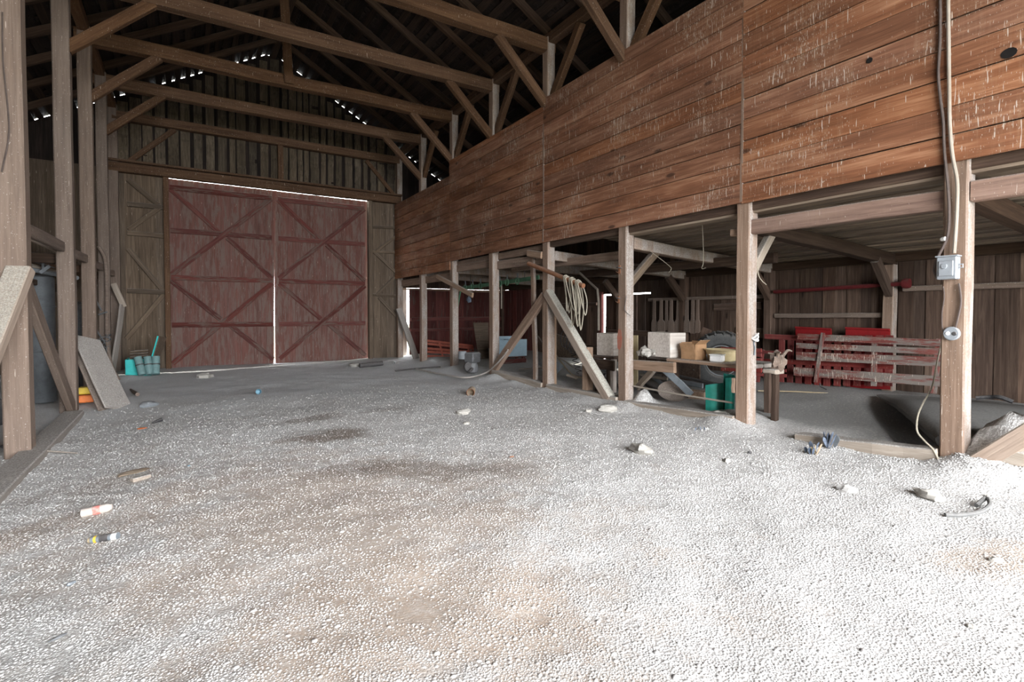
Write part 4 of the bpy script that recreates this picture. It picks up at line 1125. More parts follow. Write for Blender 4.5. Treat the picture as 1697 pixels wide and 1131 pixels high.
# --- slanted stick, bird-like lump, pulley bar, rods
a, b_ = onX(724, 458, FX - 0.04), onX(783, 490, FX - 0.06)
tag(timber('slanted_stick', a, b_, 0.05, 0.13, W['new'], None, seg=2), 'slanted stick nailed across the post beside the engine', 'stick')
c = onX(777, 495, FX)
e = empty('dark_lump', c, 'dark blue bird-like lump hanging under the end of the slanted stick', 'rag')
MB().lump(c + Vector((0, 0, -0.02)), (0.10, 0.20, 0.16), 3, 0.6, None, 10, 8).build('lump_body', P['feather'], e, True)  # plain lump standing in for a blurred small bird
gx = 7.3
ga, gb = onX(764, 478, gx), onX(893, 460, gx)
e = empty('pulley_bar', (ga + gb) / 2, 'green iron bar with ring pulleys hanging under the loft', 'pulley bar')
timber('bar', ga, gb, 0.03, 0.10, P['greenp'], e, seg=2, cham=0.004)
for px, py in ((771, 477), (783, 475), (796, 474), (828, 470), (840, 468), (857, 466)):
    c = onX(px, py, gx - 0.05)
    m = MB()
    m.tube([c + Vector((0, 0.085 * math.cos(t), 0.085 * math.sin(t))) for t in [j * math.pi / 9 for j in range(19)]], 0.016, 6)
    r = m.build('ring', P['greenp'], e, True)
    MB().tube([c + Vector((0, -0.03, 0.06)), c + Vector((-0.02, -0.045, 0.20))], 0.018, 6).build('prong', P['tank'], r, True)
for t in (0.15, 0.85):
    hpt = ga + (gb - ga) * t
    MB().tube([hpt, Vector((hpt.x, hpt.y, 2.99 if hpt.y > 11.3 else 2.7))], 0.010, 6).build('hanger', P['iron'], e)
tag(MB().tube([onX(764, 477, 7.3), onX(758, 513, 7.3)], 0.025, 8).build('green_rod', P['greenp'], None, True), 'short green rod dangling from the end of the green pulley bar', 'rod')
tag(MB().tube([onX(831, 468, 7.3), onX(831, 512, 7.3)], 0.02, 8).build('pale_rod', P['condw'], None, True), 'pale rod hanging below the green pulley bar', 'rod')

# --- orange rack, plywood, engine, trough
rx = 16.1
tl, tr, br, bl = onY(699, 563, rx), onY(783, 573, rx), onY(787, 606, rx), onY(712, 607, rx)
e = empty('plastic_rack', (bl + br) / 2, 'orange-red slatted plastic rack leaning behind the post', 'rack')
def qp(s, t): return (tl * (1 - s) + tr * s) * (1 - t) + (bl * (1 - s) + br * s) * t
for i, t in enumerate((0.02, 0.14, 0.33, 0.45, 0.62, 0.74, 0.88, 1.0)):
    slat('slat', qp(0, t), qp(1, t), 0.075, 0.03, P['orack'], e, (0, 1, 0))
for s in (0.0, 0.33, 0.62, 0.9, 1.0):
    slat('upright', qp(s, 0), qp(s, 1), 0.05, 0.04, P['orack'], e, (0, 1, 0))
tag(poly_plate('plywood_sheet', [onY(x, y, 14.6) for x, y in ((784, 535), (809, 535), (810, 612), (796, 612))], 0.02, W['grey']), 'grey tapered plywood sheet standing behind the engine', 'plywood')
c = onZ(783, 616, 0.08)
e = empty('small_engine', c, 'dusty small engine on the gravel beside the post', 'engine')
M_ = rotz(0.5)
MB().box(c + Vector((0, 0, 0.36)), (0.36, 0.28, 0.26), M_, bev=0.03).build('shroud', P['engine'], e)
for i in range(6):
    MB().box(c + Vector((0, 0, 0.27 + 0.035 * i)), (0.38, 0.30, 0.010), M_).build('cooling_fin', P['iron'], e)
MB().lathe([(0.0, 0.2), (0.09, 0.2), (0.11, 0.17), (0.11, 0.0), (0.0, 0.0)], 16, Matrix.Translation(c + Vector((-0.22, 0.12, 0.32)))).build('air_filter', P['tank'], e, True)
MB().lathe([(0.0, 0.25), (0.10, 0.25), (0.14, 0.18), (0.15, 0.05), (0.13, 0.0)], 16, Matrix.Translation(c + Vector((0.0, 0.0, -0.02)))).build('crankcase', P['engine'], e, True)
MB().lathe([(0.0, 0.05), (0.13, 0.05), (0.13, -0.03), (0.05, -0.05)], 18, Matrix.Translation(c + Vector((-0.14, -0.06, 0.12))) @ Matrix.Rotation(R_(75), 4, 'X')).build('flywheel', P['iron'], e, True)
MB().tube([c + Vector((-0.1, -0.2, 0.1)), c + Vector((-0.25, -0.3, 0.03))], 0.03, 8).build('exhaust_stub', P['iron'], e, True)
pts = [onZ(x, y, 0.06) for x, y in ((690, 612), (740, 622), (775, 626))] + [onX(805, 618, FX - .05), onX(822, 604, FX - .05), onX(835, 590, FX - 0.03), onX(842, 580, FX - 0.02)]
tag(MB().tube(spline(pts), 0.022, 6).build('dusty_hose', W['dusty'], None, True), 'dusty hose sagging over the plain leaning brace to the gravel', 'hose')
pts = [onZ(x, y, 0.03) for x, y in ((655, 615), (690, 611), (730, 608))]
tag(MB().tube(spline(pts), 0.02, 6).build('dusty_hose', P['iron'], None, True), 'dark hose on the gravel near the dusty leaning board', 'hose')
ty = 12.7
tw0, tw1 = onY(826, 577, ty), onY(873, 577, ty)
z0, z1 = onY(850, 591, ty).z, onY(850, 563, ty).z
e = empty('feed_trough', ((tw0.x + tw1.x)/2, ty + 0.25, z0), 'pale blue plastic trough with two bays behind the posts', 'trough')
cx, ww = (tw0.x + tw1.x)/2, tw1.x - tw0.x
MB().box((cx, ty + 0.25, z0 + 0.015), (ww, 0.5, 0.03)).build('bottom', P['lblue'], e)
MB().box((cx, ty, (z0 + z1)/2), (ww, 0.025, z1 - z0), bev=0.008).build('front_panel', P['lblue'], e)
MB().box((cx, ty + 0.5, (z0 + z1)/2 + 0.04), (ww, 0.025, z1 - z0 + 0.08), bev=0.008).build('rear_panel', P['lblue'], e)
for s in (-1, 0, 1):
    MB().box((cx + s * (ww/2 - 0.012), ty + 0.25, (z0 + z1)/2), (0.024, 0.48, z1 - z0 - 0.02)).build('divider' if s == 0 else 'end_panel', P['lblue'], e)
ct = empty('wooden_stand', (cx, ty + 0.25, 0.0), 'dark wooden stand under the pale blue trough', 'stand')
for sx in (-1, 1):
    for sy in (0.06, 0.44):
        timber('leg', (cx + sx * (ww/2 - 0.08), ty + sy, 0.0), (cx + sx * (ww/2 - 0.08), ty + sy, z0 - 0.04), 0.08, 0.08, W['redw'], ct)
timber('top_board', (cx - ww/2, ty + 0.25, z0 - 0.02), (cx + ww/2, ty + 0.25, z0 - 0.02), 0.46, 0.035, W['redw'], ct)
timber('front_board', (cx - ww/2, ty + 0.03, z0 - 0.2), (cx + ww/2, ty + 0.03, z0 - 0.2), 0.03, 0.25, W['redw'], ct)

# --- work bench and what stands on it
BZ = 0.84
e = empty('work_bench', (6.85, 5.4, 0.0), 'rough timber work bench between two posts, cluttered with boxes', 'bench')
for i, xx in enumerate((6.58, 6.80, 7.02, 7.24)):
    timber('top_board', (xx, BAY[1] + (0.12 if i else 0.13), BZ - 0.03), (xx, BAY[2] - (0.12 if i else 0.75), BZ - 0.03), 0.21, 0.055, W['new'] if i == 0 else W['dusty'], e, seg=2)
timber('apron_beam', (6.47, BAY[2] - 0.02, 0.67), (6.47, BAY[2] - 0.92, 0.70), 0.07, 0.17, W['new'], e, seg=2)
timber('leg', onX(1057, 642, 6.75), onX(1083, 612, 6.55), 0.06, 0.12, W['sill'], e)
timber('leg', (7.2, BAY[2] - 0.3, 0.05), (7.2, BAY[2] - 0.3, BZ - 0.06), 0.1, 0.1, W['lean'], e)
timber('leg', (7.25, BAY[1] + 0.25, 0.05), (7.25, BAY[1] + 0.25, BZ - 0.06), 0.1, 0.1, W['lean'], e)
timber('leg', (6.62, BAY[1] + 0.2, 0.05), (6.62, BAY[1] + 0.2, BZ - 0.06), 0.08, 0.08, W['lean'], e)
a, b_ = onX(1094, 606, 6.66), onX(1146, 655, 6.85)
tag(timber('steel_bar', a, b_, 0.025, 0.12, P['steel'], None, up=(0, -0.3, 1)), 'flat blue-grey steel bar leaning under the bench', 'bar')
gl = onX(1055, 590, 6.5)
heap = MB()
for i in range(16):
    heap.lump((6.56 + random.uniform(-.10, .16), BAY[2] - 0.2 + random.uniform(-.22, .10), BZ + 0.03 + random.uniform(0, .1) * (1 - i / 20)), (0.13, 0.13, 0.10), i, 0.7, None, 7, 5)
tag(heap.build('grain_heap', P['grime'], None, True), 'heap of pale grain droppings on the bench end by the post', 'heap', kind='stuff')

def crate(name, c, size, ang, mat, label, cat, lid=True):
    c = Vector(c); x, y, z = size
    e = empty(name, c, label, cat)
    M = rotz(ang)
    def part(nm, o, s, bev=0.006): MB().box(c + M @ Vector(o), s, M, bev=bev).build(nm, mat, e, M=Matrix.Translation(c) @ M.to_4x4())
    part('front_panel', (0, -y/2 + .01, z/2), (x, 0.02, z)); part('rear_panel', (0, y/2 - .01, z/2), (x, 0.02, z))
    for s in (-1, 1): part('side_panel', (s * (x/2 - .01), 0, z/2), (0.02, y - 0.04, z))
    part('bottom', (0, 0, 0.01), (x - 0.04, y - 0.04, 0.02))
    if lid: part('lid', (0, 0, z - 0.012), (x - 0.042, y - 0.042, 0.02))
    return e
p1 = onX(1007, 589, 6.75)
crate('wooden_box', (6.85, p1.y, p1.z), (0.40, 0.40, 0.42), 0.15, W['pale'], 'pale wooden box left of the paint-smeared post', 'box')
e = empty('low_stand', (6.85, p1.y, 0), 'low wooden stand under the pale box left of the post', 'stand')
timber('top_board', (6.85, p1.y - 0.3, p1.z - 0.03), (6.85, p1.y + 0.3, p1.z - 0.03), 0.45, 0.05, W['lean'], e)
timber('front_board', (6.66, p1.y - 0.28, p1.z - 0.17), (6.66, p1.y + 0.28, p1.z - 0.17), 0.04, 0.2, W['lean'], e)
for s in (-1, 1):
    timber('leg', (6.7, p1.y + s * 0.22, 0.05), (6.7, p1.y + s * 0.22, p1.z - 0.06), 0.09, 0.09, W['pale'] if s < 0 else W['lean'], e)
    timber('leg', (7.0, p1.y + s * 0.22, 0.05), (7.0, p1.y + s * 0.22, p1.z - 0.06), 0.09, 0.09, W['lean'], e)
p2 = onZ(1102, 592, BZ)
crate('wooden_box', (p2.x + 0.1, p2.y + 0.06, BZ), (0.34, 0.52, 0.40), -0.08, W['pale'], 'bleached wooden box on the bench beside the cardboard carton', 'box')
pp = onX(1053, 575, 7.2)
tag(poly_plate('painted_board', [onX(x, y, 7.15) for x, y in ((1044, 556), (1057, 556), (1057, 640), (1044, 640))], 0.02, P['basin']), 'small yellow-green board behind the paint-smeared post', 'board')
# cardboard carton with one flap folded down
p3 = onZ(1142, 596, BZ)
c = Vector((p3.x + 0.13, p3.y + 0.02, BZ))
e = empty('cardboard_carton', c, 'open cardboard carton beside the yellow basin', 'carton')
M = rotz(-0.05)
def cpart(nm, o, s, Mx=None): MB().box(c + M @ Vector(o), s, M @ Mx if Mx is not None else M).build(nm, P['card'], e)
cpart('front_panel', (-0.12, 0, 0.12), (0.008, 0.28, 0.24)); cpart('rear_panel', (0.12, 0, 0.14), (0.008, 0.28, 0.28))
cpart('side_panel', (0, -0.14, 0.13), (0.24, 0.008, 0.26)); cpart('side_panel', (0, 0.14, 0.13), (0.24, 0.008, 0.26))
cpart('bottom', (0, 0, 0.006), (0.24, 0.28, 0.01))
cpart('flap', (-0.145, 0, 0.18), (0.006, 0.27, 0.14), Matrix.Rotation(R_(-18), 3, 'Y'))
cpart('flap', (-0.02, -0.19, 0.27), (0.22, 0.12, 0.006), Matrix.Rotation(R_(-35), 3, 'X'))
# basin and tub
p4 = onZ(1181, 600, BZ)
c = Vector((p4.x + 0.30, p4.y + 0.06, BZ))
e = empty('enamel_basin', c, 'yellowed enamel basin on the bench', 'basin')
MB().lathe([(0.0, 0.0), (0.17, 0.0), (0.19, 0.02), (0.225, 0.15), (0.25, 0.155), (0.25, 0.165), (0.22, 0.163), (0.18, 0.03), (0.0, 0.012)], 28, Matrix.Translation(c) @ Matrix.Diagonal((0.8, 1.15, 1, 1))).build('bowl', P['basin'], e, True)
MB().tube([c + Vector((0.2 * math.cos(t), 0.288 * math.sin(t), 0.163)) for t in [j * 2 * math.pi / 28 for j in range(29)]], 0.009, 6).build('rim', P['basin'], e, True)
c = Vector((p4.x + 0.02, p4.y - 0.06, BZ))
e = empty('white_tub', c, 'small white plastic tub in front of the yellowed basin', 'tub')
MB().box(c + Vector((0, 0, 0.055)), (0.13, 0.19, 0.10), rotz(0.3), bev=0.018).build('body', P['white'], e, True)
MB().box(c + Vector((0, 0, 0.108)), (0.14, 0.20, 0.016), rotz(0.3), bev=0.006).build('lid', P['white'], e)
c = Vector((7.25, onX(1119, 562, 7.25).y, BZ + 0.25))
tag(MB().lathe([(0.03, 0.03), (0.14, 0.03), (0.16, 0.0), (0.14, -0.03), (0.03, -0.03)], 24, Matrix.Translation(c - Vector((0, 0, 0.10))) @ Matrix.Rotation(R_(-90), 4, 'Y') @ Matrix.Rotation(0.4, 4, 'X'), True).build('rusty_pulley', P['rust'], None, True), 'small rusty pulley behind the bleached box', 'wheel')
# tractor tyre behind the bench
tc_ = onX(1196, 585, 8.5)
R0 = 0.56; tc_.z = fz(tc_.x, tc_.y) + R0 - 0.02
e = empty('tractor_tyre', (tc_.x, tc_.y, tc_.z - R0), 'big tractor tyre with thick lugs standing behind the bench', 'tyre')
MT = Matrix.Translation(tc_) @ Matrix.Rotation(math.atan2(-tc_.y, -tc_.x) , 4, 'Z') @ Matrix.Rotation(R_(90), 4, 'Y')
MB().lathe([(R0*.52, -0.10), (R0*.58, -0.15), (R0*.78, -0.17), (R0*.90, -0.14), (R0*.94, 0.0), (R0*.90, 0.14), (R0*.78, 0.17), (R0*.58, 0.15), (R0*.52, 0.10), (R0*.55, 0.0)], 40, MT, True).build('casing', P['tire'], e, True)
for i in range(22):
    a = 2 * math.pi * i / 22
    for s in (-1, 1):
        aa = a + (0.14 if s > 0 else 0)
        Ml = MT @ Matrix.Rotation(aa, 4, 'Z')
        p, q = Ml @ Vector((R0 * 0.95, 0, 0.01 * s)), Ml @ (Matrix.Rotation(-0.22, 4, 'Z') @ Vector((R0 * 0.90, 0, 0.155 * s)))
        timber('lug', p, q, 0.045, 0.06, P['tire'], e, up=(Ml.to_3x3() @ Vector((1, 0, 0))), seg=1)
MB().tube([MT @ Vector((R0 * .5 * math.cos(t), R0 * .5 * math.sin(t), 0.11)) for t in [j * 2 * math.pi / 32 for j in range(33)]], 0.008, 6).build('bead_ring', P['tank'], e, True)
a, b_ = onX(1136, 622, 8.8), onX(1172, 545, 9.0)
tag(timber('loose_board', a, b_, 0.03, 0.2, W['lean'], None, up=(1, -1, 0)), 'dark board leaning against the tractor tyre', 'board')
e = empty('metal_rack', onX(1200, 600, 7.7), 'stack of red-brown ribbed sheets behind the basin', 'sheets')
for i in range(5):
    y_ = 578 + 8 * i if i < 3 else 606 + 6 * (i - 3)
    slat('ribbed_sheet', onX(1196, y_, 7.7), onX(1262, y_ + 3, 7.7), 0.055, 0.03, W['gater'], e, (1, 0, 0))

# --- under the bench
c = onZ(1190, 686, 0.07)
e = empty('plastic_sheet', c, 'curled green plastic sheet standing in the gravel', 'plastic sheet')
def curl(path, h0, h1, nm, th=0.008):
    m = MB(); n = len(path)
    pts = spline([(*p, 0) for p in path], 5)
    n = len(pts); vs, fs = [], []
    for i, p in enumerate(pts):
        t = (pts[min(i+1, n-1)] - pts[max(i-1, 0)]).normalized(); nn = Vector((-t.y, t.x, 0)) * th / 2
        hh = h0 + (h1 - h0) * i / (n - 1)
        for s in (-1, 1):
            vs += [c + p + nn * s + Vector((0, 0, -0.06)), c + p * 1.05 + nn * s + Vector((0, 0, hh))]
    for i in range(n - 1):
        k = 4 * i
        fs += [(k, k+4, k+5, k+1), (k+2, k+3, k+7, k+6), (k+1, k+5, k+7, k+3)]
    fs += [(0, 1, 3, 2), (4*n-4, 4*n-2, 4*n-1, 4*n-3)]
    m.add(vs, fs)
    m.build(nm, P['green'], e, True)
curl([(-0.02, 0.20), (0.02, 0.13), (0.10, 0.04), (0.16, -0.03), (0.10, -0.06), (0.03, -0.06)], 0.40, 0.50, 'wide_panel')
curl([(0.06, -0.04), (0.12, -0.06), (0.16, -0.13), (0.10, -0.19), (0.03, -0.18), (0.02, -0.10)], 0.60, 0.54, 'rolled_edge')
a, b_ = onX(1049, 640, XR + 0.07), onX(1214, 668, XR + 0.02)
tag(MB().tube([a, (a + b_)/2 + Vector((0, 0, -0.01)), b_], 0.014, 8).build('thin_rail', P['condw'], None, True), 'thin pale pipe spanning two posts in front of the green sheet', 'pipe')
c = onX(1117, 651, 6.85)
tag(MB().lathe([(0.0, -0.05), (0.12, -0.04), (0.22, 0.0), (0.26, 0.035), (0.265, 0.04), (0.22, 0.012), (0.12, -0.028), (0.0, -0.038)], 30, Matrix.Translation(c) @ Vector((-0.38, -0.38, 0.85)).to_track_quat('Z', 'Y').to_matrix().to_4x4()).build('plough_disc', W['postl'], None, True), 'dusty round plough disc leaning under the bench', 'disc')
UB = [((1083, 615), (1200, 640), 7.5, 0.05, 'iron', 'dark iron bar lying under the bench, the longest one'), ((1066, 612), (1120, 655), 7.7, 0.08, 'steel', 'grey steel strip crossing behind the disc under the bench'),
      ((1062, 622), (1106, 628), 7.6, 0.06, 'condw', 'pale pipe short under the bench behind its slanted leg'), ((1050, 625), (1090, 648), 7.4, 0.07, 'iron', 'dark bar beside the slanted bench leg'),
      ((1100, 628), (1165, 640), 7.9, 0.09, 'tank', 'broad pale strip lying under the bench near the green sheet')]
for i, (a, b_, X_, w, mt, lab) in enumerate(UB):
    tag(timber('scrap_bar', onX(*a, X_), onX(*b_, X_), 0.04, w, P[mt], None, seg=1), lab, 'scrap bar', 'scrap under the bench')
crate('small_crate', onX(1150, 662, 7.3) + Vector((0.1, 0, -0.02)), (0.22, 0.34, 0.16), 0.2, W['new'], 'small tan crate behind the plough disc under the bench', 'crate', False)
tag(poly_plate('dark_plywood', [onX(x, y, 8.1) for x, y in ((1098, 600), (1160, 604), (1160, 632), (1098, 628))], 0.03, W['lean']), 'dark wooden panel standing under the far side of the bench', 'panel')
for i, (x0, y0, x1, y1) in enumerate(((1000, 622, 1022, 596), (985, 600, 1020, 632), (1008, 612, 1024, 640))):
    tag(MB().tube([onX(x0, y0, 7.25), onX(x1, y1, 7.2)], 0.02, 6).build('scrap_rod', P['iron' if i != 1 else 'tank'], None, True), ['dark rod angled under the pale box', 'pale rod crossing under the pale box', 'dark rod low beside the foot of the leaning brace'][i], 'rod', 'rods under the pale box')

# --- right of the rope-knotted post: plank on blocks with a root
pa = onX(1253, 612, 6.75); pb = onX(1294, 610, 6.75)
tag(timber('grey_plank', (6.72, BAY[1] - 0.06, pa.z), (6.72, pb.y, pa.z), 0.22, 0.06, W['sill'], None, seg=2), 'grey plank end sticking out past the rope-knotted post', 'plank')
tag(timber('support_block', (6.72, BAY[1] - 0.17, 0.08), (6.72, BAY[1] - 0.17, pa.z - 0.04), 0.08, 0.08, W['lean'], None, up=(0, 1, 0)), 'upright wood block under the grey plank end', 'block')
rc = Vector((6.74, BAY[1] - 0.22, pa.z + 0.03))
e = empty('gnarled_root', rc, 'gnarled pale root lying on the grey plank end', 'root')
MB().lump(rc + Vector((0, 0.03, 0.10)), (0.16, 0.2, 0.24), 4, 0.8, None, 12, 9).build('stump', W['postl'], e, True)
for i in range(4):
    a = i * 1.6
    MB().tube(spline([rc + Vector((0, 0.02, 0.1)), rc + Vector((0.05 * math.cos(a), 0.09 * math.sin(a), 0.16 + 0.03 * i)), rc + Vector((0.09 * math.cos(a + .3), 0.16 * math.sin(a + .3), 0.19 + 0.02 * i))]), 0.03, 6, 0.008).build('branch', W['postl'], e, True)
tag(timber('nailed_block', (6.26, BAY[1] + 0.125, 0.48), (6.26, BAY[1] + 0.125, 0.68), 0.08, 0.06, W['new'], None, up=(0, 1, 0)), 'short tan block nailed low on the rope-knotted post', 'block')

# --- gates and panels at the back wall
def Q(px, py, X): return onX(px, py, X)
e = empty('slatted_gate', onX(1440, 640, 9.85), 'faded red slatted gate with grey dust leaning at the back of the lean-to', 'gate')
GX = 9.85
for (a, b_, w) in (((1322, 558), (1559, 569), 0.11), ((1320, 573), (1558, 583), 0.10), ((1320, 590), (1561, 600), 0.15), ((1316, 616), (1562, 633), 0.16)):
    slat('slat', Q(*a, GX), Q(*b_, GX), w, 0.03, W['gate'], e, (1, 0, 0), seg=3)
slat('upright', Q(1364, 552, GX - 0.04), Q(1352, 634, GX - 0.04), 0.06, 0.03, W['gate'], e, (1, 0, 0))
slat('upright', Q(1558, 562, GX + 0.03), Q(1546, 652, GX + 0.03), 0.09, 0.03, W['gate'], e, (1, 0, 0))
slat('upright', Q(1450, 560, GX + 0.04), Q(1448, 640, GX + 0.04), 0.08, 0.03, W['gate'], e, (1, 0, 0))
e = empty('picket_gate', onX(1400, 640, 10.1), 'red picket gate half hidden behind the faded slatted gate', 'gate')
GX = 10.08
for (a, b_, w) in (((1268, 558), (1480, 568), 0.10), ((1262, 598), (1480, 608), 0.09)):
    slat('rail', Q(*a, GX - 0.03), Q(*b_, GX - 0.03), w, 0.04, W['gater'], e, (1, 0, 0), seg=2)
for x in (1296, 1311, 1325, 1341, 1357, 1372, 1389, 1405, 1422, 1440, 1458, 1474):
    slat('picket', Q(x, 556, GX), Q(x - 2, 640, GX), 0.11, 0.03, W['gater'], e, (1, 0, 0))
e = empty('red_pallet', onX(1275, 630, 9.7), 'low red slatted pallet end beside the gnarled root', 'pallet')
for y_ in (583, 601, 613, 621):
    slat('slat', Q(1246, y_, 9.7), Q(1303, y_ + 2, 9.7), 0.06, 0.03, W['gater'], e, (1, 0, 0))
for x in (1262, 1286):
    slat('upright', Q(x + 3, 580, 9.73), Q(x - 6, 634, 9.73), 0.06, 0.03, W['gater'], e, (1, 0, 0))
def panel(pts, X, label):
    c = [onX(*p, X) for p in pts]
    e = empty('red_metal_sheet', (c[2] + c[3]) / 2, label, 'panel', 'bright red panels')
    poly_plate('sheet', c, 0.025, P['redp'], e)
    for i in (0,):
        m = MB().tube([c[i] + Vector((-0.02, 0, 0)), c[1] + Vector((-0.02, 0, 0))], 0.022, 8)
        m.build('rolled_rim', P['redp'], e, True)
panel(((1319, 543), (1378, 546), (1378, 640), (1319, 636)), 10.3, 'bright red panel standing at the wall, the narrower one')
panel(((1402, 544), (1475, 547), (1475, 646), (1402, 642)), 10.3, 'bright red panel standing at the wall beside the back post, the wider one')
pa, pb = onX(1283, 484, 10.36), onX(1502, 470, 10.36)
e = empty('red_pipe', (pa + pb) / 2, 'long red pipe fixed along the back wall of the lean-to', 'pipe')
MB().tube([pa, pb], 0.04, 10).build('tube', P['rpipe'], e, True)
MB().lathe([(0.0, 0.05), (0.08, 0.05), (0.09, 0.0), (0.08, -0.05), (0.0, -0.05)], 14, Matrix.Translation(pb) @ Matrix.Rotation(R_(90), 4, 'X')).build('end_cap', P['rpipe'], e, True)
rk = onZ(1330, 630, 0.2)
tag(MB().lump(rk + Vector((0, 0, 0.06)), (0.3, 0.45, 0.2), 9, 0.5, None, 12, 8).build('rough_stone', P['cake'], None, True), 'brown rough stone at the foot of the red gates', 'stone')
a, b_ = onZ(1256, 648, 0.17), onZ(1372, 652, 0.17)
tag(MB().tube([a, (a + b_)/2 + Vector((0, 0, .01)), b_], 0.012, 6).build('thin_stick', P['straw'], None, True), 'thin pale stick lying on the dark lean-to floor', 'stick')
a = onZ(1363, 645, 0.2)
tag(MB().tube(spline([a + Vector((0, .05, .1)), a + Vector((0, .03, 0.04)), a + Vector((0, -.02, 0.02)), a + Vector((0, -.07, 0.0))]), 0.012, 5).build('black_twig', P['black'], None), 'bent black twig on the lean-to floor', 'twig')

# --- wooden paddles on the back wall
PL = [(1080, 1088, 550), (1089, 1102, 552), (1101, 1108, 548), (1107, 1117, 553), (1117, 1130, 553), (1133, 1143, 551), (1143, 1153, 553), (1152, 1160, 552)]
ordn = ['leftmost', 'second', 'third, narrowest', 'fourth', 'fifth, widest', 'sixth', 'seventh', 'rightmost']
for i, (x0, x1, yb) in enumerate(PL):
    X_ = XB - 0.16 - 0.015 * (i % 2)
    a, b_ = onX(x0, yb, X_), onX(x1, yb, X_)
    w = abs(a.y - b_.y); ym = (a.y + b_.y) / 2; zb = a.z
    zt, zs = onX((x0 + x1)/2, 497, X_).z, onX((x0 + x1)/2, 532, X_).z
    M = Matrix((Vector((0, -1, 0)), Vector((0, 0, 1)), Vector((-1, 0, 0)))).transposed().to_4x4(); M.translation = Vector((X_, ym, zb))
    h, hs = zt - zb, zs - zb
    hw = min(0.05, w * 0.3)
    o = MB().extrude([(-w/2, 0.03), (-w/2 + 0.03, 0), (w/2 - 0.03, 0), (w/2, 0.03), (w/2, hs * 0.85), (hw, hs * 1.1), (hw * 0.8, h), (-hw * 0.8, h), (-hw, hs * 1.1), (-w/2, hs * 0.85)], 0.025, M)
    tag(o.build('wooden_paddle', W['postl'], None, M=M @ Matrix.Rotation(R_(90), 4, 'Z')), 'dusty wooden paddle hanging on the back wall, %s of eight' % ordn[i], 'paddle', 'wooden paddles on the back wall')

# --- rubber mat with a raised edge over the hollow
m = MB(); vs, fs = [], []
prof = [(0.20, 0.14), (0.06, 0.17), (-0.01, 0.22), (-0.02, 0.28), (0.03, 0.33), (0.12, 0.355), (0.35, 0.36), (0.9, 0.34), (1.7, 0.30), (2.6, 0.26), (2.6, 0.2), (0.2, 0.26)]
NT_, LM = 16, 3.6
for i in range(NT_ + 1):
    t = i / NT_
    k = 1.0 - 0.75 * sstep(0.45, 1.0, t)
    for (s, z) in prof:
        p = MATP0 + MATD * (0.05 + LM * t + 0.75 * min(max(s - 0.05, 0), 1.2) * (1 - t)) + MATN * s
        p.z = (z - 0.12) * k + 0.12 + 0.06 * t + 0.012 * noise.noise(Vector((s * 3, t * 9, 0)))
        p.x = min(p.x, XB - 0.12) if p.x > XB - 0.12 else max(p.x, 6.42)
        vs.append(p)
n = len(prof)
for i in range(NT_):
    for j in range(n):
        k = (j + 1) % n
        fs.append((i*n + j, (i+1)*n + j, (i+1)*n + k, i*n + k))
fs += [tuple(range(n)), tuple(range(NT_*n, NT_*n + n))[::-1]]
m.add(vs, fs)
tag(m.build('rubber_mat', P['mat'], None, True), 'dusty dark rubber mat with a raised rounded edge on the lean-to floor', 'mat')
a = onZ(1655, 664, 0.32)
tag(MB().tube(spline([a + Vector((0, .25, 0)), a + Vector((.03, .1, .03)), a + Vector((-.02, -.02, .05)), a + Vector((0, -.15, 0))]), 0.03, 6).build('black_rag', P['black'], None, True), 'crumpled black rag strip at the foot of the back wall, right edge', 'rag')
wc = onZ(1703, 765, 0.12)
tag(MB().lump(wc, (0.14, 0.14, 0.12), 2, 0.2).build('white_lump', P['white'], None, True), 'white round lump at the right edge under the split timber', 'lump')

# ================================================================== things of the dark aisle
def tank(px, ytop, ybot, Yd, r, label, dome):
    p = onY(px, ybot, Yd); zt = onY(px, ytop, Yd).z
    e = empty('metal_tank', (p.x, p.y, 0.0), label, 'tank')
    M = Matrix.Translation((p.x, p.y, 0))
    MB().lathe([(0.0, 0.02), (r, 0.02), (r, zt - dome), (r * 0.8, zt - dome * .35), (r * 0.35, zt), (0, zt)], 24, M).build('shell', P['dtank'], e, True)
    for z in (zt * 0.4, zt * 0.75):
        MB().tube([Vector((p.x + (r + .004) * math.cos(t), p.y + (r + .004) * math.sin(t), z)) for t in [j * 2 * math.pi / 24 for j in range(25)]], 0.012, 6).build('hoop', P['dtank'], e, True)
tank(70, 455, 620, BAY[4] + 1.0, 0.19, 'pale grey tank in the aisle between the two closest left posts', 0.05)
tank(128, 500, 620, BAY[5] + 0.9, 0.22, 'pale blue-grey domed tank behind the second dusty post', 0.25)
for i, (a, b_, r, mt, lab) in enumerate((((50, 447), (128, 461), 0.04, 'tank', 'thick grey pipe lying on the aisle rail, lowest of three'), ((50, 440), (95, 452), 0.035, 'condw', 'grey pipe lying on the aisle rail, middle of three'),
        ((52, 433), (90, 444), 0.015, 'tank', 'thin grey pipe lying above the two thick ones'))):
    Yd = BAY[4] + 0.5
    tag(MB().tube([onY(*a, Yd), onY(*b_, Yd + 0.6)], r, 8).build('stored_pipe', P[mt], None, True), lab, 'pipe', 'pipes stored in the aisle')
e = empty('pipe_clamp', onY(72, 445, BAY[4] + 0.45), 'bent grey metal clamp strap on the stored pipes', 'clamp')
MB().tube([onY(70, 424, BAY[4] + .5), onY(72, 450, BAY[4] + .45)], 0.02, 6).build('upright', P['tank'], e, True)
timber('strap', onY(66, 452, BAY[4] + .42), onY(83, 441, BAY[4] + .42), 0.01, 0.05, P['tank'], e)
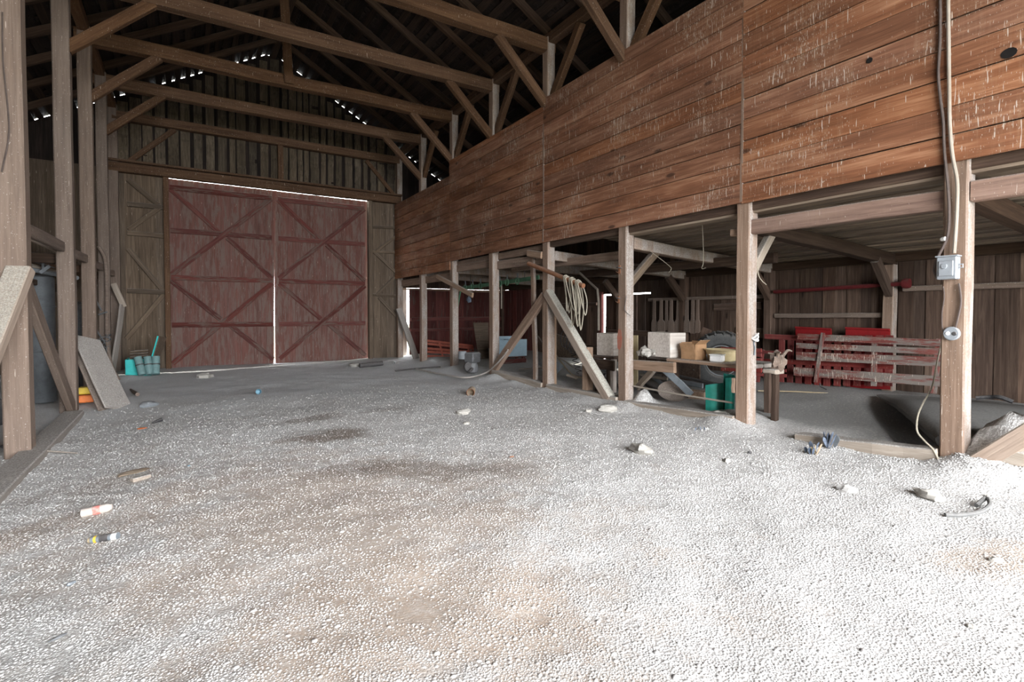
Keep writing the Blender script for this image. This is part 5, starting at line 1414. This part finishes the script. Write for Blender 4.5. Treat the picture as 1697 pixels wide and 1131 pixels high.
tag(timber('shelf_board', (XL - 0.75, BAY[3] + 0.2, onY(70, 468, BAY[4] + 0.5).z), (XL - 0.75, BAY[6], onY(70, 466, BAY[4] + 0.5).z), 0.5, 0.1, W['rafter'], None), 'dark shelf beam under the stored pipes', 'shelf')
c = onY(126, 374, BAY[5] + 0.3); c.x = XL - 0.03; c.z = 2.93
tag(timber('white_block', c + Vector((0, 0, -0.22)), c + Vector((0, 0, 0.17)), 0.22, 0.16, W['pale'], None, up=(0, 1, 0)), 'pale block standing on the rail behind the second dusty post', 'block')
# hose hanging beside the posts and curling on the ground
pts = [onY(163, 408, BAY[6] - 0.25), onY(174, 430, BAY[6] - 0.25), onY(177, 480, BAY[6] - 0.25), onY(177, 545, BAY[6] - 0.25), onY(180, 585, BAY[6] - 0.4), onY(190, 618, BAY[6] - 0.6), onY(207, 640, BAY[6] - 0.9), onZ(228, 654, 0.05)]
tag(MB().tube(spline(pts), 0.035, 8).build('dark_hose', W['postl'], None, True), 'dark hose hanging by the aisle post and ending on the gravel', 'hose')
e = empty('wire_bundle', onY(176, 575, BAY[6] - 0.3), 'tangled grey wire bundle between the cracked post and the hose', 'wire')
m = MB()
for i in range(7):
    c = onY(174 + random.uniform(-5, 8), 572 + random.uniform(-14, 8), BAY[6] - 0.3)
    pr = random.uniform(0.07, 0.13)
    ax = Matrix.Rotation(random.uniform(0, 3), 3, 'X') @ Matrix.Rotation(random.uniform(0, 3), 3, 'Y')
    m.tube([c + ax @ Vector((pr * math.cos(t), pr * math.sin(t), 0.02 * math.sin(3*t))) for t in [j * 2 * math.pi / 14 for j in range(15)]], 0.010, 5)
m.build('loops', P['engine'], e, True)
m = MB()
for (x0, y0, x1, y1) in ((160, 548, 176, 572), (160, 500, 168, 515), (163, 522, 178, 517), (160, 560, 172, 580), (162, 612, 172, 598)):
    m.tube([onY(x0, y0, BAY[6] - 0.3), onY(x1, y1, BAY[6] - 0.3)], 0.02, 6)
m.build('loose_ends', P['engine'], e, True)
e = empty('plastic_toy', onY(138, 668, BAY[4] + 0.1), 'red and yellow plastic container half hidden behind the wide board', 'container')
for (y0, y1, k) in ((669, 655, 'orange'), (655, 642, 'yellow')):
    a, b_ = onY(128, y0, BAY[4] + 0.3), onY(156, y1, BAY[4] + 0.3)
    MB().box(((a.x + b_.x)/2, BAY[4] + 0.42, (a.z + b_.z)/2), (b_.x - a.x, 0.24, b_.z - a.z), bev=0.02).build('tub' if k == 'orange' else 'lid', P[k], e, True)
# turquoise box with its lid up and three cans before it
TY = 15.6
bl_, br_ = onY(209, 640, TY), onY(250, 632, TY)
zt = onY(230, 616, TY).z
z0 = fz(bl_.x, TY) - 0.03
bw = br_.x - bl_.x
c = Vector(((bl_.x + br_.x)/2, TY + 0.3, z0))
e = empty('turquoise_box', c, 'turquoise tool box with its lid standing open', 'box')
hb = 0.42
for nm, o, s in (('front_panel', (0, -0.3, hb/2), (bw, 0.02, hb)), ('rear_panel', (0, 0.3, hb/2), (bw, 0.02, hb)), ('end_panel', (-bw/2, 0, hb/2), (0.02, 0.6, hb)), ('end_panel', (bw/2, 0, hb/2), (0.02, 0.6, hb)), ('bottom', (0, 0, 0.03), (bw, 0.6, 0.02))):
    MB().box(c + Vector(o), s).build(nm, P['teal'], e)
lid_ = poly_plate('lid', [c + Vector((bw/2 + 0.02, -0.32, hb)), c + Vector((bw/2 + 0.12, 0.32, hb - 0.06)), c + Vector((bw/2 + 0.28, 0.32, hb + 0.50)), c + Vector((bw/2 + 0.16, -0.32, hb + 0.56))], 0.03, P['teal'], e)
poly_plate('lid_back', [c + Vector((bw/2 + 0.05, -0.32, hb)), c + Vector((bw/2 + 0.15, 0.32, hb - 0.06)), c + Vector((bw/2 + 0.31, 0.32, hb + 0.50)), c + Vector((bw/2 + 0.19, -0.32, hb + 0.56))], 0.02, W['grey'], e)
e2 = empty('board_stack', c + Vector((0, 0.05, hb * .6)), 'grey boards stacked in the turquoise box', 'boards')
for i in range(4):
    timber('grey_board', c + Vector((-bw/2 + .06, -0.16 + 0.11 * i, hb - 0.02 + 0.06 * i)), c + Vector((bw/2 - .06, -0.16 + 0.11 * i, hb + 0.0 + 0.06 * i)), 0.11, 0.05, W['grey'], e2)
for i, (px, py, lab) in enumerate(((222, 643, 'dusty teal can leaning on the turquoise box, leftmost of three'), (236, 643, 'dusty teal can leaning on the turquoise box, middle of three'), (248, 642, 'dusty teal can leaning on the turquoise box, nearest its lid'))):
    b0 = onZ(px, py + 2, z0 + 0.01)
    b0 = Vector((b0.x, TY - 0.30, z0 + 0.06)); top = b0 + Vector((-0.10 + 0.05 * i, 0.14, 0.42))
    e = empty('teal_can', b0, lab, 'can', 'teal cans')
    Mc, Lc = frame(b0, top)
    MB().tube([b0, top], 0.085, 14).build('body', P['tealg'], e, True)
    mid = (b0 + top) / 2 + (top - b0) * 0.05
    dirn = (top - b0).normalized()
    MB().tube([mid - dirn * 0.012, mid + dirn * 0.012], 0.093, 14).build('band', P['iron'], e, True)

# ================================================================== litter on the gravel
def onfloor(px, py, up=0.0):
    p = onZ(px, py)
    for _ in range(3): p = onZ(px, py, fz(p.x, p.y))
    return p + Vector((0, 0, up))
def axis_px(px0, py0, px1, py1):
    return onfloor(px0, py0), onfloor(px1, py1)
a, b_ = axis_px(136, 857, 184, 846)
r = 0.034
a.z += r * .8; b_.z += r * .8
d = (b_ - a).normalized()
e = empty('plastic_bottle', (a + b_) / 2, 'dirty white plastic bottle with a red printed band', 'bottle')
MB().tube([a, a + d * 0.005, a + d * 0.16], r, 14).build('body', P['dwhite'], e, True)
MB().tube([a + d * 0.075, a + d * 0.125], r + 0.0012, 14).build('red_print', plain('bottle_red_print', (0.75, 0.22, 0.18), 0.5, 0, 0.35, c2=(0.72, 0.55, 0.5), nscale=40), e, True)
MB().tube([a + d * 0.16, a + d * 0.185, a + d * 0.20], r, 14, r * 0.5).build('shoulder', P['dwhite'], e, True)
a, b_ = axis_px(152, 900, 196, 893)
a.z += 0.02; b_.z += 0.02; d = (b_ - a).normalized()
e = empty('spray_can', (a + b_) / 2, 'dark spray can with a yellow mark and white label', 'can')
L_ = (b_ - a).length
MB().tube([a, b_], 0.024, 14).build('body', P['steel'], e, True)
MB().tube([a + d * L_ * 0.12, a + d * L_ * 0.22], 0.0248, 14).build('yellow_mark', P['yellow'], e, True)
MB().tube([a + d * L_ * 0.34, a + d * L_ * 0.66], 0.0248, 14).build('blue_band', P['iron'], e, True)
MB().tube([a + d * L_ * 0.78, a + d * L_ * 0.98], 0.0248, 14).build('white_label', P['white'], e, True)
MB().tube([a - d * 0.018, a], 0.018, 12).build('cap', P['straw'], e, True)
def lump(name, px, py, size, mat, label, cat, up=0.3, seed=1, rough=0.4, ang=0.0, group=None):
    p = onfloor(px, py)
    o = MB().lump(p + Vector((0, 0, size[2] * up)), size, seed, rough, rotz(ang), 12, 8).build(name, P[mat], None, True)
    return tag(o, label, cat, group)
lump('mud_cake', 222, 784, (0.30, 0.13, 0.03), 'cake', 'flat brown mud cake above the small square block', 'mud cake', ang=0.5, seed=5)
p = onfloor(233, 796)
tag(MB().box(p + Vector((0, 0, 0.02)), (0.16, 0.06, 0.04), rotz(0.55), bev=0.005).build('wood_offcut', W['sill'], None), 'small pale wood offcut next to the flat mud cake', 'offcut')
lump('orange_scrap', 236, 711, (0.12, 0.07, 0.02), 'orange', 'bright orange plastic scrap on the gravel', 'scrap', seed=2)
a, b_ = axis_px(252, 704, 268, 699)
tag(MB().tube([a + Vector((0, 0, .02)), (a + b_)/2 + Vector((0, 0, .025)), b_ + Vector((0, 0, .03))], 0.010, 6, 0.03).build('black_scrap', P['black'], None, True), 'black pipe scrap beside the orange plastic scrap', 'scrap')
lump('grey_stone', 246, 675, (0.24, 0.16, 0.13), 'tank', 'pale grey stone beside the wide leaning board', 'stone', seed=8)
lump('dark_chip', 118, 969, (0.05, 0.028, 0.022), 'steel', 'small dark slate chip on the gravel below the spray can', 'chip', seed=3, ang=0.6)
lump('glass_chip', 97, 1058, (0.075, 0.026, 0.012), 'tank', 'flat grey glass piece lying in the gravel low on the left', 'chip', seed=4, ang=0.5)
lump('blue_scrap', 313, 773, (0.03, 0.02, 0.012), 'bluec', 'tiny blue scrap on the gravel above the bottle', 'scrap', seed=4)
p = onfloor(428, 654)
e = empty('blue_cup', p, 'small blue cup lying on the far gravel', 'cup')
Mc = Matrix.Translation(p + Vector((0, 0, 0.05))) @ Matrix.Rotation(R_(80), 4, 'X')
MB().lathe([(0.0, -0.06), (0.04, -0.06), (0.052, 0.05), (0.048, 0.05), (0.036, -0.05), (0.0, -0.05)], 16, Mc).build('body', P['bluec'], e, True)
p = onfloor(781, 655)
e = empty('tin_can', p, 'open rusty tin can lying on the gravel before the posts', 'tin can')
Mc = Matrix.Translation(p + Vector((0.0, 0, 0.07))) @ Matrix.Rotation(R_(-35), 4, 'Z') @ Matrix.Rotation(R_(96), 4, 'X')
MB().lathe([(0.0, -0.10), (0.072, -0.10), (0.076, 0.10), (0.07, 0.10), (0.066, -0.09), (0.0, -0.09)], 20, Mc).build('body', P['cake'], e, True)
MB().tube([Mc @ Vector((0.074 * math.cos(t), 0.074 * math.sin(t), 0.10)) for t in [j * math.pi / 10 for j in range(21)]], 0.005, 6).build('rim', P['rust'], e, True)
STN = [(768, 686, 0.22, 'pale clod on the gravel past the tin can, the larger one'), (773, 703, 0.12, 'white clod on the gravel past the tin can, the smaller one'), (1063, 750, 0.30, 'flat pale clod on the open gravel before the green sheet'),
       (1404, 814, 0.16, 'round grey stone on the gravel before the sill'), (1008, 681, 0.30, 'pale clod against the foot of the leaning brace'), (975, 683, 0.14, 'small clod left of the leaning brace foot'),
       (1540, 825, 0.24, 'dusty stone on the gravel close to the electrical box post'), (1610, 1040, 0.045, 'oval pale stone low at the right'), (1650, 931, 0.085, 'smooth oval stone in the brown patch at the right edge'), (1637, 823, 0.045, 'tiny white stone near the curl of rubber'),
       (1205, 765, 0.10, 'pale clod on the gravel right of the flat one'), (1140, 690, 0.24, 'pale clod against the sill below the thin pipe'), (1195, 692, 0.26, 'pale clod at the foot of the green sheet'), (590, 608, 0.35, 'low stone at the foot of the red door'), (340, 626, 0.35, 'flat stone before the left red door leaf')]
for i, (px, py, s, lab) in enumerate(STN):
    p = onfloor(px, py)
    tag(MB().lump(p + Vector((0, 0, s * 0.10)), (s, s * 0.7, s * 0.42), i + 11, 0.55, rotz(i * 0.7), 12, 8).build('loose_stone', P['grime'] if i != 3 else P['stone'], None, True), lab, 'stone', 'stones and clods on the gravel')
# curl of rubber at the right
pts = [onfloor(1566, 858, 0.02), onfloor(1595, 858, 0.02), onfloor(1625, 855, 0.03), onfloor(1640, 845, 0.04), onfloor(1634, 836, 0.05), onfloor(1618, 842, 0.02)]
tag(MB().tube(spline(pts), 0.016, 8).build('rubber_curl', P['mat'], None, True), 'curled grey rubber strip on the gravel at the right', 'strip')
# stick by the left edge post
a, b_ = axis_px(12, 752, 128, 754)
tag(MB().tube([a + Vector((0, 0, .05)), (a*2 + b_)/3 + Vector((0, 0, .05)), b_ + Vector((0, 0, .02))], 0.018, 6, 0.007).build('dry_stick', W['sill'], None, True), 'dry pale stick at the foot of the left edge post', 'stick')
lump('droppings_heap', 30, 742, (0.28, 0.2, 0.10), 'iron', 'dark heap of debris against the left edge post', 'heap', seed=12, rough=0.8)
lump('black_jug', -2, 705, (0.2, 0.2, 0.42), 'black', 'black container cut by the left picture edge', 'container', seed=2, rough=0.1, up=0.45)
# far end by the door
a, b_ = axis_px(596, 610, 634, 606)
tag(MB().tube([a + Vector((0, 0, .06)), b_ + Vector((0, 0, .06))], 0.07, 10).build('dark_pipe', P['iron'], None, True), 'dark pipe lying at the foot of the right red door leaf', 'pipe')
def feathers(px, py, n, h, mats, label, spread=0.12):
    p = onfloor(px, py)
    e = empty('feather_clump', p, label, 'feathers', 'feather clumps')
    for i in range(n):
        a = random.uniform(0, 6.28); rr = random.uniform(0.2, 1) * spread
        q = p + Vector((rr * math.cos(a), rr * math.sin(a), 0.0))
        t = q + Vector((random.uniform(-.4, .4) * h, random.uniform(-.4, .4) * h, h * random.uniform(0.5, 1.1)))
        M, L = frame(q, t, (math.cos(a + 1), math.sin(a + 1), 0.2))
        M.translation = q
        w = h * 0.16
        MB().extrude([(0, -w*.2), (L*.3, -w*.8), (L*.8, -w), (L, -w*.2), (L, w*.2), (L*.8, w), (L*.3, w*.8), (0, w*.2)], 0.004, M).build('feather', P[mats[i % len(mats)]], e)
feathers(1372, 742, 9, 0.17, ('feather', 'feather', 'feather', 'tank'), 'slate blue feathers stuck upright in the gravel by the sill', 0.06)
feathers(1350, 752, 9, 0.12, ('feather', 'straw', 'feather', 'cake'), 'straw and dark feathers beside the upright slate feathers', 0.09)
feathers(1163, 714, 8, 0.05, ('feather', 'white'), 'small black and white feathers on the gravel below the green sheet', 0.11)
feathers(655, 603, 8, 0.10, ('white', 'tank'), 'white scraps at the foot of the end wall by the door', 0.25)
lump('dark_chip', 1242, 752, (0.05, 0.04, 0.03), 'black', 'small black chip on the gravel left of the feathers', 'chip', seed=6)
lump('rust_scrap', 848, 758, (0.06, 0.03, 0.015), 'rust', 'small rusty scrap on the open gravel', 'scrap', seed=6)
